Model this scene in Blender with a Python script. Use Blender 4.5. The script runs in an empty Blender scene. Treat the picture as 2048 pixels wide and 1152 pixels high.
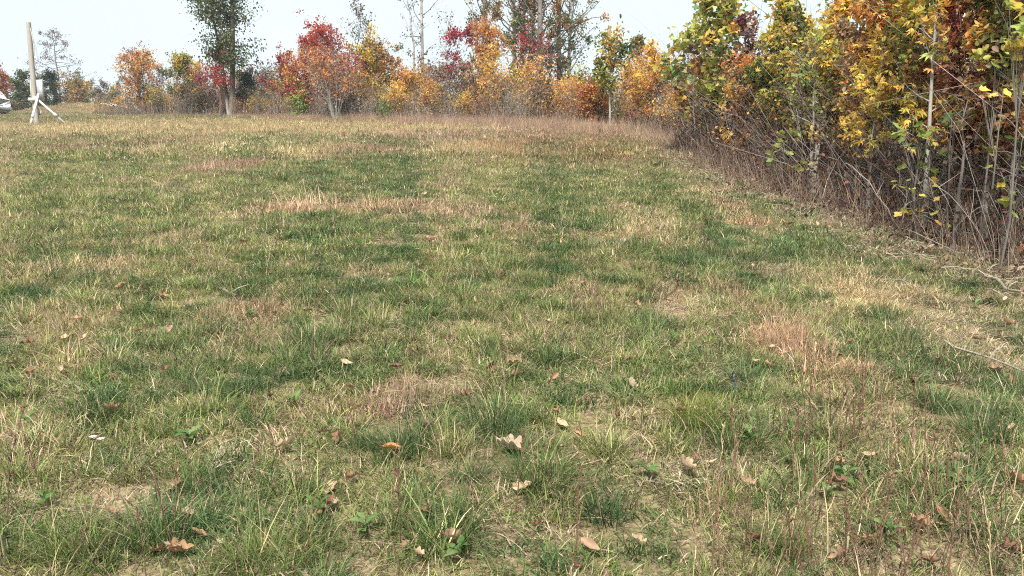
import bpy, math, random
import numpy as np
from mathutils import Vector, Matrix

# ------------------------------------------------------------------ camera, sky, sun, exposure
SC = bpy.context.scene
COL = SC.collection
CAM_H, PITCH, FPX = 1.25, 6.5, 1500.0
cd = bpy.data.cameras.new('camera'); cam = bpy.data.objects.new('camera', cd); COL.objects.link(cam)
cam.location = (0, 0, CAM_H); cam.rotation_euler = (math.radians(90 - PITCH), 0, 0)
cd.sensor_width = 36; cd.lens = 36 * FPX / 2048; cd.clip_start = 0.05; cd.clip_end = 3000
SC.camera = cam

SUN_EL, SUN_AZ = 54, 192          # azimuth clockwise from +Y (the viewing direction)
w = bpy.data.worlds.new('World'); SC.world = w; w.use_nodes = True
nt = w.node_tree; nt.nodes.clear()
wo = nt.nodes.new('ShaderNodeOutputWorld'); bg = nt.nodes.new('ShaderNodeBackground')
sky = nt.nodes.new('ShaderNodeTexSky'); sky.sky_type = 'NISHITA'; sky.sun_disc = False
sky.sun_elevation = math.radians(SUN_EL); sky.sun_rotation = math.radians(SUN_AZ)
tc = nt.nodes.new('ShaderNodeTexCoord'); mp = nt.nodes.new('ShaderNodeMapping'); mp.inputs['Scale'].default_value = (1, 1, 2.2)
nz = nt.nodes.new('ShaderNodeTexNoise'); nz.inputs['Scale'].default_value = 2.2; nz.inputs['Detail'].default_value = 4
rp = nt.nodes.new('ShaderNodeMapRange'); rp.inputs['From Min'].default_value = 0.3; rp.inputs['From Max'].default_value = 0.7
rp.inputs['To Min'].default_value = 0.80; rp.inputs['To Max'].default_value = 0.97
mx = nt.nodes.new('ShaderNodeMix'); mx.data_type = 'RGBA'; mx.inputs['B'].default_value = (5.15, 5.75, 5.95, 1)
nt.links.new(tc.outputs['Generated'], mp.inputs['Vector']); nt.links.new(mp.outputs['Vector'], nz.inputs['Vector'])
nt.links.new(nz.outputs['Fac'], rp.inputs['Value']); nt.links.new(rp.outputs['Result'], mx.inputs['Factor'])
nt.links.new(sky.outputs['Color'], mx.inputs['A']); nt.links.new(mx.outputs['Result'], bg.inputs['Color'])
bg.inputs['Strength'].default_value = 0.1
nt.links.new(bg.outputs['Background'], wo.inputs['Surface'])

sd = bpy.data.lights.new('sun', 'SUN'); so = bpy.data.objects.new('sun', sd); COL.objects.link(so)
sd.energy = 4.5; sd.angle = math.radians(10); sd.color = (1.0, 0.94, 0.85)
az, el = math.radians(SUN_AZ), math.radians(SUN_EL)
sdir = Vector((math.sin(az) * math.cos(el), math.cos(az) * math.cos(el), math.sin(el)))
so.rotation_euler = sdir.to_track_quat('Z', 'Y').to_euler(); so.location = (20, -20, 30)
SC.view_settings.view_transform = 'Standard'; SC.view_settings.look = 'None'
SC.view_settings.exposure = 0.95; SC.view_settings.gamma = 1.0
SC.render.engine = 'CYCLES'
cy = SC.cycles
cy.max_bounces = 3; cy.diffuse_bounces = 2; cy.glossy_bounces = 1; cy.transmission_bounces = 2; cy.transparent_max_bounces = 2
cy.use_denoising = False; cy.filter_width = 1.1
cy.use_adaptive_sampling = True; cy.adaptive_threshold = 0.03
cy.caustics_reflective = False; cy.caustics_refractive = False

# ------------------------------------------------------------------ terrain
rng = np.random.default_rng(7); random.seed(7)
A_ = np.asarray
SLOPE, Y1, Y2, SEND = 0.14, 44.0, 64.0, -0.03
def base_z(y):
    y = A_(y, float)
    k = (SEND - SLOPE) / (Y2 - Y1)
    ym = np.clip(y - Y1, 0, Y2 - Y1)
    return SLOPE * np.minimum(y, Y1) + SLOPE * ym + 0.5 * k * ym * ym + SEND * np.maximum(y - Y2, 0)
def hsh(i, j, s):
    n = (i * 374761393 + j * 668265263 + s * 974634777) & 0xffffffff
    n = ((n ^ (n >> 13)) * 1274126177) & 0xffffffff
    return ((n ^ (n >> 16)) & 0xffff) / 65535.0
def vnoise(x, y, s=0):
    x = A_(x, float); y = A_(y, float)
    i = np.floor(x).astype(np.int64); j = np.floor(y).astype(np.int64)
    fx = x - i; fy = y - j; fx = fx * fx * (3 - 2 * fx); fy = fy * fy * (3 - 2 * fy)
    a = hsh(i, j, s); b = hsh(i + 1, j, s); c = hsh(i, j + 1, s); d = hsh(i + 1, j + 1, s)
    return (a * (1 - fx) + b * fx) * (1 - fy) + (c * (1 - fx) + d * fx) * fy
def fbm(x, y, s=0, o=3):
    t = 0; a = 0.5; n = 0
    for k in range(o):
        t = t + a * vnoise(x * 2 ** k, y * 2 ** k, s + k * 17); n += a; a *= 0.5
    return t / n
def gz(x, y):
    x = A_(x, float); y = A_(y, float)
    z = base_z(y)
    z = z + 0.05 * (fbm(x * 0.6, y * 0.6, 3) - 0.5) + 0.16 * (fbm(x * 0.12 + 7, y * 0.12, 5, 2) - 0.5) * np.clip(y / 12, 0, 1)
    z = z + 1.15 * np.exp(-(((x + 31.0) / 4.0) ** 2 + ((y - 56) / 4.5) ** 2))        # low mound beyond the pole
    return z
_z0 = float(gz(0, 0))
cp, sp = math.cos(math.radians(PITCH)), math.sin(math.radians(PITCH))
def ray(u, v):
    a, b = (u - 1024) / FPX, (576 - v) / FPX
    return A_([a, cp + b * sp, -sp + b * cp])
def on_ground(u, v):
    d = ray(u, v); d = d / d[1]
    ys = np.concatenate([np.linspace(1.2, 12, 700), np.linspace(12, 75, 900)])
    z = CAM_H + d[2] * ys; g = gz(d[0] * ys, ys)
    k = np.argmax(z < g) if (z < g).any() else int(np.argmin(z - g))
    return A_([d[0] * ys[k], ys[k], g[k]])
def at_depth(u, v, y):
    d = ray(u, v); d = d / d[1]; return A_([d[0] * y, y, CAM_H + d[2] * y])

def pix_u(p):
    return 1024 + FPX * p[0] / (p[1] * cp - (p[2] - CAM_H) * sp)
def pick_place(u, table):
    for lim, txt in table:
        if u < lim: return txt
    return table[-1][1]

# ------------------------------------------------------------------ mesh helpers
class MB:
    def __init__(s): s.V = []; s.Q = []; s.T = []; s.C = []; s.n = 0
    def add(s, V, Q=None, T=None, C=(0.5, 0.5, 0.5)):
        V = A_(V, float).reshape(-1, 3)
        if Q is not None and len(Q): s.Q.append(A_(Q) + s.n)
        if T is not None and len(T): s.T.append(A_(T) + s.n)
        C = A_(C, float)
        s.C.append(np.broadcast_to(C, (len(V), 3)) if C.ndim == 1 else C)
        s.V.append(V); s.n += len(V)
    def mesh(s, name, mat, smooth=False, extra=None):
        me = bpy.data.meshes.new(name)
        V = np.concatenate(s.V) if s.V else np.zeros((0, 3))
        q = np.concatenate(s.Q).astype(np.int32) if s.Q else np.zeros((0, 4), np.int32)
        t = np.concatenate(s.T).astype(np.int32) if s.T else np.zeros((0, 3), np.int32)
        me.vertices.add(len(V)); me.vertices.foreach_set('co', V.astype(np.float32).ravel())
        li = np.concatenate([q.ravel(), t.ravel()])
        me.loops.add(len(li)); me.loops.foreach_set('vertex_index', li)
        tot = np.concatenate([np.full(len(q), 4), np.full(len(t), 3)]).astype(np.int32)
        st = np.concatenate([[0], np.cumsum(tot)[:-1]]).astype(np.int32) if len(tot) else tot
        me.polygons.add(len(tot)); me.polygons.foreach_set('loop_start', st)
        if smooth: me.polygons.foreach_set('use_smooth', np.ones(len(tot), bool))
        me.update(calc_edges=True)
        C = np.concatenate(s.C) if s.C else np.zeros((0, 3))
        at = me.attributes.new('Col', 'FLOAT_COLOR', 'POINT')
        at.data.foreach_set('color', np.concatenate([C, np.ones((len(C), 1))], 1).astype(np.float32).ravel())
        if extra:
            for k, v in extra.items():
                a = me.attributes.new(k, 'FLOAT', 'POINT'); a.data.foreach_set('value', A_(v, np.float32))
        if mat: me.materials.append(mat)
        return me
def link(name, me, parent=None, loc=None, rot=None, scale=None):
    o = bpy.data.objects.new(name, me); COL.objects.link(o)
    if parent: o.parent = parent
    if loc is not None: o.location = loc
    if rot is not None: o.rotation_euler = rot
    if scale is not None: o.scale = scale if hasattr(scale, '__len__') else (scale,) * 3
    return o
def tag(o, label=None, cat=None, group=None, kind=None):
    if label: o['label'] = label
    if cat: o['category'] = cat
    if group: o['group'] = group
    if kind: o['kind'] = kind
    return o
def copy_tree(o, parent=None):
    c = o.copy(); COL.objects.link(c)
    if parent: c.parent = parent
    for ch in list(o.children): copy_tree(ch, c)
    return c
def nrm(a): return a / np.maximum(np.linalg.norm(a, axis=-1, keepdims=True), 1e-9)
def tubes(mb, P, R, sides, col):
    """P (N,K,3) centre lines, R (N,K) radii; col (3,) or (N,3)"""
    P = A_(P, float); R = A_(R, float)
    if P.ndim == 2: P = P[None]; R = R[None]
    N, K, _ = P.shape
    if N == 0: return
    T = nrm(np.gradient(P, axis=1)); mean = np.abs(nrm(P[:, -1] - P[:, 0])[:, 2])
    ref = np.where((mean > 0.8)[:, None], A_([1.0, 0, 0]), A_([0, 0, 1.0]))[:, None, :]
    n1 = nrm(np.cross(T, ref)); n2 = np.cross(T, n1)
    a = np.arange(sides) * 2 * math.pi / sides
    V = P[:, :, None, :] + R[:, :, None, None] * (np.cos(a)[None, None, :, None] * n1[:, :, None, :] + np.sin(a)[None, None, :, None] * n2[:, :, None, :])
    idx = np.arange(N * K * sides).reshape(N, K, sides)
    q = np.stack([idx[:, :-1], np.roll(idx, -1, 2)[:, :-1], np.roll(idx, -1, 2)[:, 1:], idx[:, 1:]], -1).reshape(-1, 4)
    C = A_(col, float)
    if C.ndim == 2: C = np.repeat(C, K * sides, 0)
    mb.add(V.reshape(-1, 3), Q=q, C=C)
def box(mb, c, s, col, M=None):
    v = A_([[x, y, z] for x in (-.5, .5) for y in (-.5, .5) for z in (-.5, .5)]) * A_(s)
    if M is not None: v = v @ A_(M).T
    mb.add(v + A_(c), Q=[[0, 1, 3, 2], [4, 6, 7, 5], [0, 4, 5, 1], [2, 3, 7, 6], [0, 2, 6, 4], [1, 5, 7, 3]], C=col)

# leaf templates: x across, y along, z off the blade; triangles
def fan(outline, cup=0.18, mid=(0, 0.45)):
    o = [(mid[0], mid[1], 0.0)] + [(x, y, cup * abs(x) + 0.10 * math.sin(y * 3.0)) for x, y in outline]
    n = len(outline)
    return A_(o, float), A_([[0, 1 + i, 1 + (i + 1) % n] for i in range(n)])
def sym(right): return right + [(-x, y) for x, y in reversed(right) if abs(x) > 1e-6]
TPL = {
    'rhomb': (A_([[0, 0, 0], [.3, .45, .08], [0, 1, 0], [-.3, .45, .08]]), A_([[0, 1, 2], [0, 2, 3]])),
    'lance': (A_([[0, 0, 0], [.17, .4, .05], [0, 1, -.12], [-.17, .4, .05]]), A_([[0, 1, 2], [0, 2, 3]])),
    'oval': fan(sym([(0, 0), (.24, .18), (.32, .45), (.2, .78), (0, 1)])),
    'tulip': fan(sym([(0, .04), (.3, .0), (.52, .22), (.34, .42), (.46, .72), (.3, .86), (0, .74)]), 0.2, (0, .4)),
    'maple': fan(sym([(0, 0), (.3, .02), (.5, .3), (.28, .36), (.46, .68), (.17, .6), (0, 1)]), 0.2, (0, .35)),
    'oak': fan(sym([(0, 0), (.1, .12), (.26, .2), (.14, .32), (.34, .48), (.17, .58), (.27, .76), (.1, .84), (0, 1)]), 0.15),
}
def _hick():
    v, t = TPL['lance']; Vs, Ts = [], []
    for k, (a, l) in enumerate([(-1.35, .62), (-.65, .85), (0, 1), (.65, .85), (1.35, .62)]):
        c, s = math.cos(a), math.sin(a); p = v * l
        x = p[:, 0] * c + p[:, 1] * s; y = -p[:, 0] * s + p[:, 1] * c
        Vs.append(np.stack([x * .9, y * .9, p[:, 2] - .25 * (p[:, 1] / max(l, .01)) ** 2 * .6], 1)); Ts.append(t + 4 * k)
    return np.concatenate(Vs), np.concatenate(Ts)
TPL['hick'] = _hick()
def leaves(mb, pos, size, col, tpl, r, out=None, droop=0.3, flat=0.5):
    N = len(pos)
    if N == 0: return
    v, t = TPL[tpl]
    d = r.normal(size=(N, 3)) * 0.7
    if out is not None: d += out * 0.8
    d[:, 2] -= droop; d = nrm(d)
    up = r.normal(size=(N, 3)) * (1 - flat); up[:, 2] += flat + 0.2
    s_ = nrm(np.cross(d, up)); n = np.cross(s_, d)
    V = pos[:, None, :] + size[:, None, None] * (v[None, :, 0, None] * s_[:, None, :] + v[None, :, 1, None] * d[:, None, :] + v[None, :, 2, None] * n[:, None, :])
    T = (t[None] + (np.arange(N) * len(v))[:, None, None]).reshape(-1, 3)
    mb.add(V.reshape(-1, 3), T=T, C=np.repeat(col, len(v), 0))

# ------------------------------------------------------------------ materials
def mat_nodes(name):
    m = bpy.data.materials.new(name); m.use_nodes = True
    return m, m.node_tree, m.node_tree.nodes['Principled BSDF'], m.node_tree.nodes['Material Output']
def leaf_material(name, trans=0.46, rough=0.55, var=0.25, nscale=14):
    m, t, p, out = mat_nodes(name); N, L = t.nodes, t.links
    a = N.new('ShaderNodeAttribute'); a.attribute_name = 'Col'
    n = N.new('ShaderNodeTexNoise'); n.inputs['Scale'].default_value = nscale
    r_ = N.new('ShaderNodeMapRange'); r_.inputs['To Min'].default_value = 1 - var; r_.inputs['To Max'].default_value = 1 + var
    g = N.new('ShaderNodeNewGeometry'); L.new(g.outputs['Position'], n.inputs['Vector'])
    L.new(n.outputs['Fac'], r_.inputs['Value'])
    mu = N.new('ShaderNodeVectorMath'); mu.operation = 'SCALE'
    L.new(a.outputs['Color'], mu.inputs[0]); L.new(r_.outputs['Result'], mu.inputs['Scale'])
    L.new(mu.outputs['Vector'], p.inputs['Base Color'])
    p.inputs['Roughness'].default_value = rough; p.inputs['Specular IOR Level'].default_value = 0.3
    tr = N.new('ShaderNodeBsdfTranslucent'); L.new(mu.outputs['Vector'], tr.inputs['Color'])
    ms = N.new('ShaderNodeMixShader'); ms.inputs['Fac'].default_value = trans
    L.new(p.outputs['BSDF'], ms.inputs[1]); L.new(tr.outputs['BSDF'], ms.inputs[2]); L.new(ms.outputs['Shader'], out.inputs['Surface'])
    return m
def surf_material(name, rough=0.85, var=0.35, nscale=20, stretch=(1, 1, 1), bump=0.4, metal=0.0, spec=0.3, attr=True, color=(.5, .5, .5)):
    m, t, p, out = mat_nodes(name); N, L = t.nodes, t.links
    c = N.new('ShaderNodeTexCoord'); mp = N.new('ShaderNodeMapping'); mp.inputs['Scale'].default_value = stretch
    n = N.new('ShaderNodeTexNoise'); n.inputs['Scale'].default_value = nscale; n.inputs['Detail'].default_value = 5
    L.new(c.outputs['Object'], mp.inputs['Vector']); L.new(mp.outputs['Vector'], n.inputs['Vector'])
    r_ = N.new('ShaderNodeMapRange'); r_.inputs['From Min'].default_value = .25; r_.inputs['From Max'].default_value = .75
    r_.inputs['To Min'].default_value = 1 - var; r_.inputs['To Max'].default_value = 1 + var
    L.new(n.outputs['Fac'], r_.inputs['Value'])
    mu = N.new('ShaderNodeVectorMath'); mu.operation = 'SCALE'; L.new(r_.outputs['Result'], mu.inputs['Scale'])
    if attr:
        a = N.new('ShaderNodeAttribute'); a.attribute_name = 'Col'; L.new(a.outputs['Color'], mu.inputs[0])
    else: mu.inputs[0].default_value = color
    L.new(mu.outputs['Vector'], p.inputs['Base Color'])
    p.inputs['Roughness'].default_value = rough; p.inputs['Metallic'].default_value = metal; p.inputs['Specular IOR Level'].default_value = spec
    if bump:
        b = N.new('ShaderNodeBump'); b.inputs['Strength'].default_value = bump; b.inputs['Distance'].default_value = 0.02
        L.new(n.outputs['Fac'], b.inputs['Height']); L.new(b.outputs['Normal'], p.inputs['Normal'])
    return m
M_LEAF = leaf_material('foliage')
M_DRYLEAF = leaf_material('fallen leaf', 0.15, 0.7, 0.3, 30)
M_BARK = surf_material('bark', nscale=9, stretch=(1, 1, .35), var=.4, bump=.6)
M_WOOD = surf_material('weathered wood', nscale=14, stretch=(1, 1, .12), var=.18, bump=.3)
M_PAINT = surf_material('car paint', rough=.28, var=.04, nscale=3, bump=0, spec=.5)
M_METAL = surf_material('galvanised metal', rough=.5, var=.08, nscale=8, bump=0, metal=.2)
M_GLASS = surf_material('dark window glass', rough=.06, var=.02, nscale=2, bump=0, spec=.6)
M_RUBBER = surf_material('rubber', rough=.8, var=.2, nscale=30, bump=.2)

def grass_material():
    m, t, p, out = mat_nodes('grass blades'); N, L = t.nodes, t.links
    def at(name, typ):
        a = N.new('ShaderNodeAttribute'); a.attribute_name = name; a.attribute_type = typ; return a
    gc, sc, dr = at('gcol', 'INSTANCER'), at('scol', 'INSTANCER'), at('dry', 'INSTANCER')
    rr, vv = at('r', 'GEOMETRY'), at('v', 'GEOMETRY')
    lt = N.new('ShaderNodeMath'); lt.operation = 'LESS_THAN'; L.new(rr.outputs['Fac'], lt.inputs[0]); L.new(dr.outputs['Fac'], lt.inputs[1])
    mxn = N.new('ShaderNodeMix'); mxn.data_type = 'RGBA'; L.new(lt.outputs[0], mxn.inputs['Factor'])
    L.new(gc.outputs['Color'], mxn.inputs['A']); L.new(sc.outputs['Color'], mxn.inputs['B'])
    mu = N.new('ShaderNodeVectorMath'); mu.operation = 'SCALE'; L.new(mxn.outputs['Result'], mu.inputs[0]); L.new(vv.outputs['Fac'], mu.inputs['Scale'])
    L.new(mu.outputs['Vector'], p.inputs['Base Color']); p.inputs['Roughness'].default_value = .6; p.inputs['Specular IOR Level'].default_value = .25
    tr = N.new('ShaderNodeBsdfTranslucent'); L.new(mu.outputs['Vector'], tr.inputs['Color'])
    ms = N.new('ShaderNodeMixShader'); ms.inputs['Fac'].default_value = .3
    L.new(p.outputs['BSDF'], ms.inputs[1]); L.new(tr.outputs['BSDF'], ms.inputs[2]); L.new(ms.outputs['Shader'], out.inputs['Surface'])
    return m
M_GRASS = grass_material()

def soil_material():
    m, t, p, out = mat_nodes('soil and thatch'); N, L = t.nodes, t.links
    g = N.new('ShaderNodeNewGeometry')
    n1 = N.new('ShaderNodeTexNoise'); n1.inputs['Scale'].default_value = 1.6; n1.inputs['Detail'].default_value = 6
    n2 = N.new('ShaderNodeTexNoise'); n2.inputs['Scale'].default_value = 45; n2.inputs['Detail'].default_value = 4
    L.new(g.outputs['Position'], n1.inputs['Vector']); L.new(g.outputs['Position'], n2.inputs['Vector'])
    r1 = N.new('ShaderNodeValToRGB'); L.new(n1.outputs['Fac'], r1.inputs['Fac'])
    e = r1.color_ramp.elements; e[0].position = .3; e[0].color = (.11, .09, .045, 1); e[1].position = .7; e[1].color = (.27, .205, .13, 1)
    r2 = N.new('ShaderNodeMapRange'); r2.inputs['From Min'].default_value = .3; r2.inputs['From Max'].default_value = .7; r2.inputs['To Min'].default_value = .55; r2.inputs['To Max'].default_value = 1.5
    L.new(n2.outputs['Fac'], r2.inputs['Value'])
    mu = N.new('ShaderNodeVectorMath'); mu.operation = 'SCALE'; L.new(r1.outputs['Color'], mu.inputs[0]); L.new(r2.outputs['Result'], mu.inputs['Scale'])
    L.new(mu.outputs['Vector'], p.inputs['Base Color']); p.inputs['Roughness'].default_value = .95; p.inputs['Specular IOR Level'].default_value = .1
    b = N.new('ShaderNodeBump'); b.inputs['Strength'].default_value = .8; b.inputs['Distance'].default_value = .03; L.new(n2.outputs['Fac'], b.inputs['Height']); L.new(b.outputs['Normal'], p.inputs['Normal'])
    return m
M_SOIL = soil_material()

# ------------------------------------------------------------------ ground sheet
def axis(lo, hi, n, k):
    t = np.linspace(math.asinh(lo / k), math.asinh(hi / k), n); return np.sinh(t) * k
gx = axis(-600, 600, 300, 3.0); gy = axis(-60, 1500, 420, 5.0)
X, Y = np.meshgrid(gx, gy); Z = gz(X, Y)
idx = np.arange(X.size).reshape(X.shape)
mb = MB(); mb.add(np.stack([X, Y, Z], -1).reshape(-1, 3), Q=np.stack([idx[:-1, :-1], idx[:-1, 1:], idx[1:, 1:], idx[1:, :-1]], -1).reshape(-1, 4), C=(.2, .15, .08))
tag(link('ground', mb.mesh('ground', M_SOIL, True)), 'rough sloping field of soil and thatch under the grass', 'ground', kind='structure')

# edge of the wood: thicket border on the right, tree line at the back
EDGE = A_([on_ground(u, v)[:2] for u, v in [(2048, 545), (1900, 500), (1700, 440), (1560, 395), (1500, 370), (1400, 325), (1340, 290)]])
EDGE = np.concatenate([[[EDGE[0, 0] + .3, 1.0]], EDGE])
LINE = A_([on_ground(u, v)[:2] for u, v in [(1340, 288), (1220, 266), (1100, 260), (960, 253), (800, 247), (640, 243), (540, 239), (450, 236), (280, 233)]])
LINE = LINE[np.argsort(LINE[:, 0])]
def edge_x(y): return np.interp(y, EDGE[:, 1], EDGE[:, 0])
def line_y(x): return np.interp(x, LINE[:, 0], LINE[:, 1], left=70)
def inside_wood(x, y):          # metres past the border, >0 inside
    d1 = np.where(y < EDGE[-1, 1] + 1, x - edge_x(y), x - EDGE[-1, 0])
    return np.maximum(d1, y - line_y(x))

# ------------------------------------------------------------------ grass
def blades(n, rad, h, hv, wd, lean, r, flat=0.0, seg=3, tip=0.15):
    """n curved blades on a disc; returns V,Q,T and per-vertex r, v"""
    a = r.uniform(0, 2 * math.pi, n); q = rad * np.sqrt(r.uniform(0, 1, n))
    b = np.stack([q * np.cos(a), q * np.sin(a), np.full(n, -0.012)], 1)
    L = h * (1 + hv * r.normal(size=n)).clip(.35, 2.0)
    la = r.uniform(0, 2 * math.pi, n); la = np.where(r.uniform(size=n) < .5, a, la)
    th = np.abs(r.normal(size=n)) * lean + flat                    # lean from vertical at the foot
    bend = r.uniform(.2, 1.1, n) * (0.5 + lean)
    hd = np.stack([np.cos(la), np.sin(la), np.zeros(n)], 1)
    fa = la + math.pi / 2 + r.normal(size=n) * .7
    sd_ = np.stack([np.cos(fa), np.sin(fa), np.zeros(n)], 1)
    P = [b]; cur = b
    for k in range(seg):
        t = np.minimum(th + bend * (k + .5) / seg, 1.9)
        cur = cur + (L / seg)[:, None] * (np.sin(t)[:, None] * hd + np.cos(t)[:, None] * A_([0, 0, 1.0]))
        if flat: cur[:, 2] = np.maximum(cur[:, 2], 0.004)
        P.append(cur)
    W = wd * r.uniform(.6, 1.25, n)
    V = np.zeros((n, 2 * seg + 1, 3))
    for k in range(seg):
        ww = (W * (1 - (1 - tip) * (k / seg) ** 1.5) / 2)[:, None]
        V[:, 2 * k] = P[k] - ww * sd_; V[:, 2 * k + 1] = P[k] + ww * sd_
    V[:, 2 * seg] = P[seg]
    m = 2 * seg + 1; o = (np.arange(n) * m)[:, None]
    Q = np.concatenate([o + A_([[2 * k, 2 * k + 1, 2 * k + 3, 2 * k + 2]]) for k in range(seg - 1)], 0) if seg > 1 else np.zeros((0, 4), int)
    T = o + A_([[2 * seg - 2, 2 * seg - 1, 2 * seg]])
    return V.reshape(-1, 3), Q, T, np.repeat(r.uniform(size=n), m), np.repeat(r.uniform(.45, 1.5, n), m)
def tuft_object(name, parts, r):
    mb = MB(); R_, V_ = [], []
    for p in parts:
        V, Q, T, rr, vv = blades(r=r, **p); mb.add(V, Q, T); R_.append(rr); V_.append(vv)
    me = mb.mesh(name, M_GRASS, extra={'r': np.concatenate(R_), 'v': np.concatenate(V_)})
    return bpy.data.objects.new(name, me)
def scatter(name, variants, pts, rot, scl, gcol, scol, dry, label):
    n = len(pts)
    me = bpy.data.meshes.new(name); me.vertices.add(n); me.vertices.foreach_set('co', pts.astype(np.float32).ravel())
    for k, v in (('rot', rot), ('scl', scl), ('gcol', gcol), ('scol', scol)):
        a = me.attributes.new(k, 'FLOAT_VECTOR', 'POINT'); a.data.foreach_set('vector', A_(v, np.float32).ravel())
    a = me.attributes.new('dry', 'FLOAT', 'POINT'); a.data.foreach_set('value', A_(dry, np.float32))
    a = me.attributes.new('pick', 'INT', 'POINT'); a.data.foreach_set('value', rng.integers(0, len(variants), n).astype(np.int32))
    o = link(name, me); tag(o, label, 'grass', kind='stuff')
    g = bpy.data.node_groups.new(name, 'GeometryNodeTree')
    g.interface.new_socket('Geometry', in_out='INPUT', socket_type='NodeSocketGeometry')
    g.interface.new_socket('Geometry', in_out='OUTPUT', socket_type='NodeSocketGeometry')
    N, L = g.nodes, g.links
    gi, go = N.new('NodeGroupInput'), N.new('NodeGroupOutput')
    gti = N.new('GeometryNodeGeometryToInstance'); iop = N.new('GeometryNodeInstanceOnPoints')
    for v in variants:
        oi = N.new('GeometryNodeObjectInfo'); oi.inputs['Object'].default_value = v; L.new(oi.outputs['Geometry'], gti.inputs[0])
    def na(k, typ):
        x = N.new('GeometryNodeInputNamedAttribute'); x.data_type = typ; x.inputs['Name'].default_value = k; return x.outputs[0]
    L.new(gi.outputs[0], iop.inputs['Points']); L.new(gti.outputs[0], iop.inputs['Instance'])
    iop.inputs['Pick Instance'].default_value = True
    L.new(na('pick', 'INT'), iop.inputs['Instance Index']); L.new(na('rot', 'FLOAT_VECTOR'), iop.inputs['Rotation']); L.new(na('scl', 'FLOAT_VECTOR'), iop.inputs['Scale'])
    L.new(iop.outputs[0], go.inputs[0])
    md = o.modifiers.new('scatter', 'NODES'); md.node_group = g
    return o

# patches of differing growth seen in the field: centre and radii, kind, strength
PATCH = []
for u, v, ru, rv, kind, s in [
    (1570, 690, 80, 42, 'pink', 1), (1660, 735, 75, 32, 'pink', 1), (800, 820, 62, 46, 'rose', .9), (490, 640, 85, 38, 'pink', .9), (615, 870, 50, 50, 'pink', .5),
    (1475, 425, 38, 30, 'pink', 1), (1410, 385, 36, 14, 'tan', .8), (640, 308, 75, 13, 'tan', 1), (930, 302, 110, 12, 'tan', 1), (450, 337, 55, 11, 'rose', 1),
    (740, 303, 65, 7, 'rose', 1), (1140, 298, 190, 26, 'russet', .75), (690, 415, 190, 13, 'pink', .8), (1740, 590, 110, 45, 'tan', .9), (1600, 400, 60, 22, 'tan', .7),
    (820, 425, 80, 22, 'pink', .6), (1290, 450, 70, 40, 'tan', .6), (735, 550, 30, 20, 'tan', .8), (1330, 590, 34, 34, 'pink', .8), (1180, 575, 50, 18, 'rose', .5),
    (170, 540, 120, 26, 'tan', .6), (100, 640, 120, 40, 'tan', .4), (120, 730, 60, 40, 'tan', .6), (60, 880, 90, 60, 'tan', .6), (1480, 600, 40, 40, 'pink', .6),
    (300, 255, 320, 14, 'tan', .8), (210, 224, 90, 8, 'tan', 1), (120, 300, 60, 8, 'rose', .7), (330, 285, 90, 7, 'rose', .5), (60, 345, 60, 10, 'pink', .5), (950, 420, 60, 12, 'rose', .6), (560, 430, 80, 10, 'pink', .7), (1010, 460, 50, 14, 'pink', .5), (330, 480, 80, 16, 'tan', .5), (1200, 480, 60, 20, 'pink', .5), (700, 262, 340, 14, 'tan', .8), (1020, 275, 300, 12, 'rose', .6), (450, 300, 220, 12, 'tan', .4), (1100, 670, 80, 18, 'rose', .3),
    (250, 335, 190, 22, 'dark', .8), (910, 320, 85, 7, 'dark', .9), (560, 358, 55, 13, 'dark', 1), (450, 384, 52, 12, 'dark', .9), (985, 850, 75, 60, 'dark', 1),
    (800, 890, 80, 34, 'dark', .9), (640, 690, 70, 45, 'dark', .8), (1800, 665, 38, 38, 'dark', .9), (1950, 790, 120, 80, 'dark', .8), (1120, 370, 150, 30, 'green', .8),
    (710, 345, 120, 34, 'green', .8), (1480, 525, 100, 24, 'dark', .7), (100, 420, 170, 34, 'green', .7), (480, 455, 120, 22, 'green', .6), (1020, 540, 120, 30, 'green', .6),
    (1250, 650, 90, 40, 'green', .6), (300, 700, 140, 50, 'green', .6), (350, 1040, 220, 60, 'dark', .6), (850, 1060, 130, 60, 'dark', .7), (1100, 950, 130, 50, 'dark', .6),
    (1480, 870, 110, 50, 'dark', .7), (1385, 825, 36, 30, 'lime', 1), (1500, 1050, 250, 70, 'green', .5), (1880, 950, 120, 50, 'dark', .6), (1930, 1060, 130, 60, 'dark', .5),
    (580, 610, 70, 22, 'dark', .7), (740, 640, 80, 26, 'green', .7), (1000, 610, 60, 16, 'green', .7), (880, 475, 60, 14, 'green', .5), (1600, 420, 60, 20, 'green', .4),
    (1410, 912, 100, 20, 'bare', 1), (1000, 1010, 52, 42, 'bare', 1), (1330, 925, 50, 20, 'bare', .9), (1870, 760, 26, 26, 'bare', 1), (480, 882, 30, 20, 'bare', .8),
    (1900, 620, 90, 50, 'bare', .5), (1350, 615, 40, 16, 'bare', .8), (620, 632, 40, 8, 'bare', .8), (520, 925, 30, 20, 'bare', .7), (1640, 1080, 60, 40, 'bare', .6),
    (1840, 1090, 60, 30, 'bare', .6), (260, 1010, 60, 20, 'bare', .6), (1090, 1100, 60, 30, 'bare', .5), (1560, 540, 60, 14, 'bare', .6), (1720, 510, 60, 20, 'bare', .5),
    (1750, 850, 130, 90, 'russet', .45), (1650, 1020, 330, 100, 'russet', .35), (1960, 700, 90, 60, 'bare', .5)]:
    c = on_ground(u, v); c2 = on_ground(u, max(v - rv, 228)); c3 = on_ground(u, min(v + rv, 1300))
    PATCH.append((c[0], c[1], max(ru * c[1] / FPX, .04), max(abs(c2[1] - c3[1]) / 2, .06), kind, s))
GREEN = {'dark': (.085, .135, .055), 'green': (.145, .19, .07), 'lime': (.27, .31, .06)}
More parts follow.
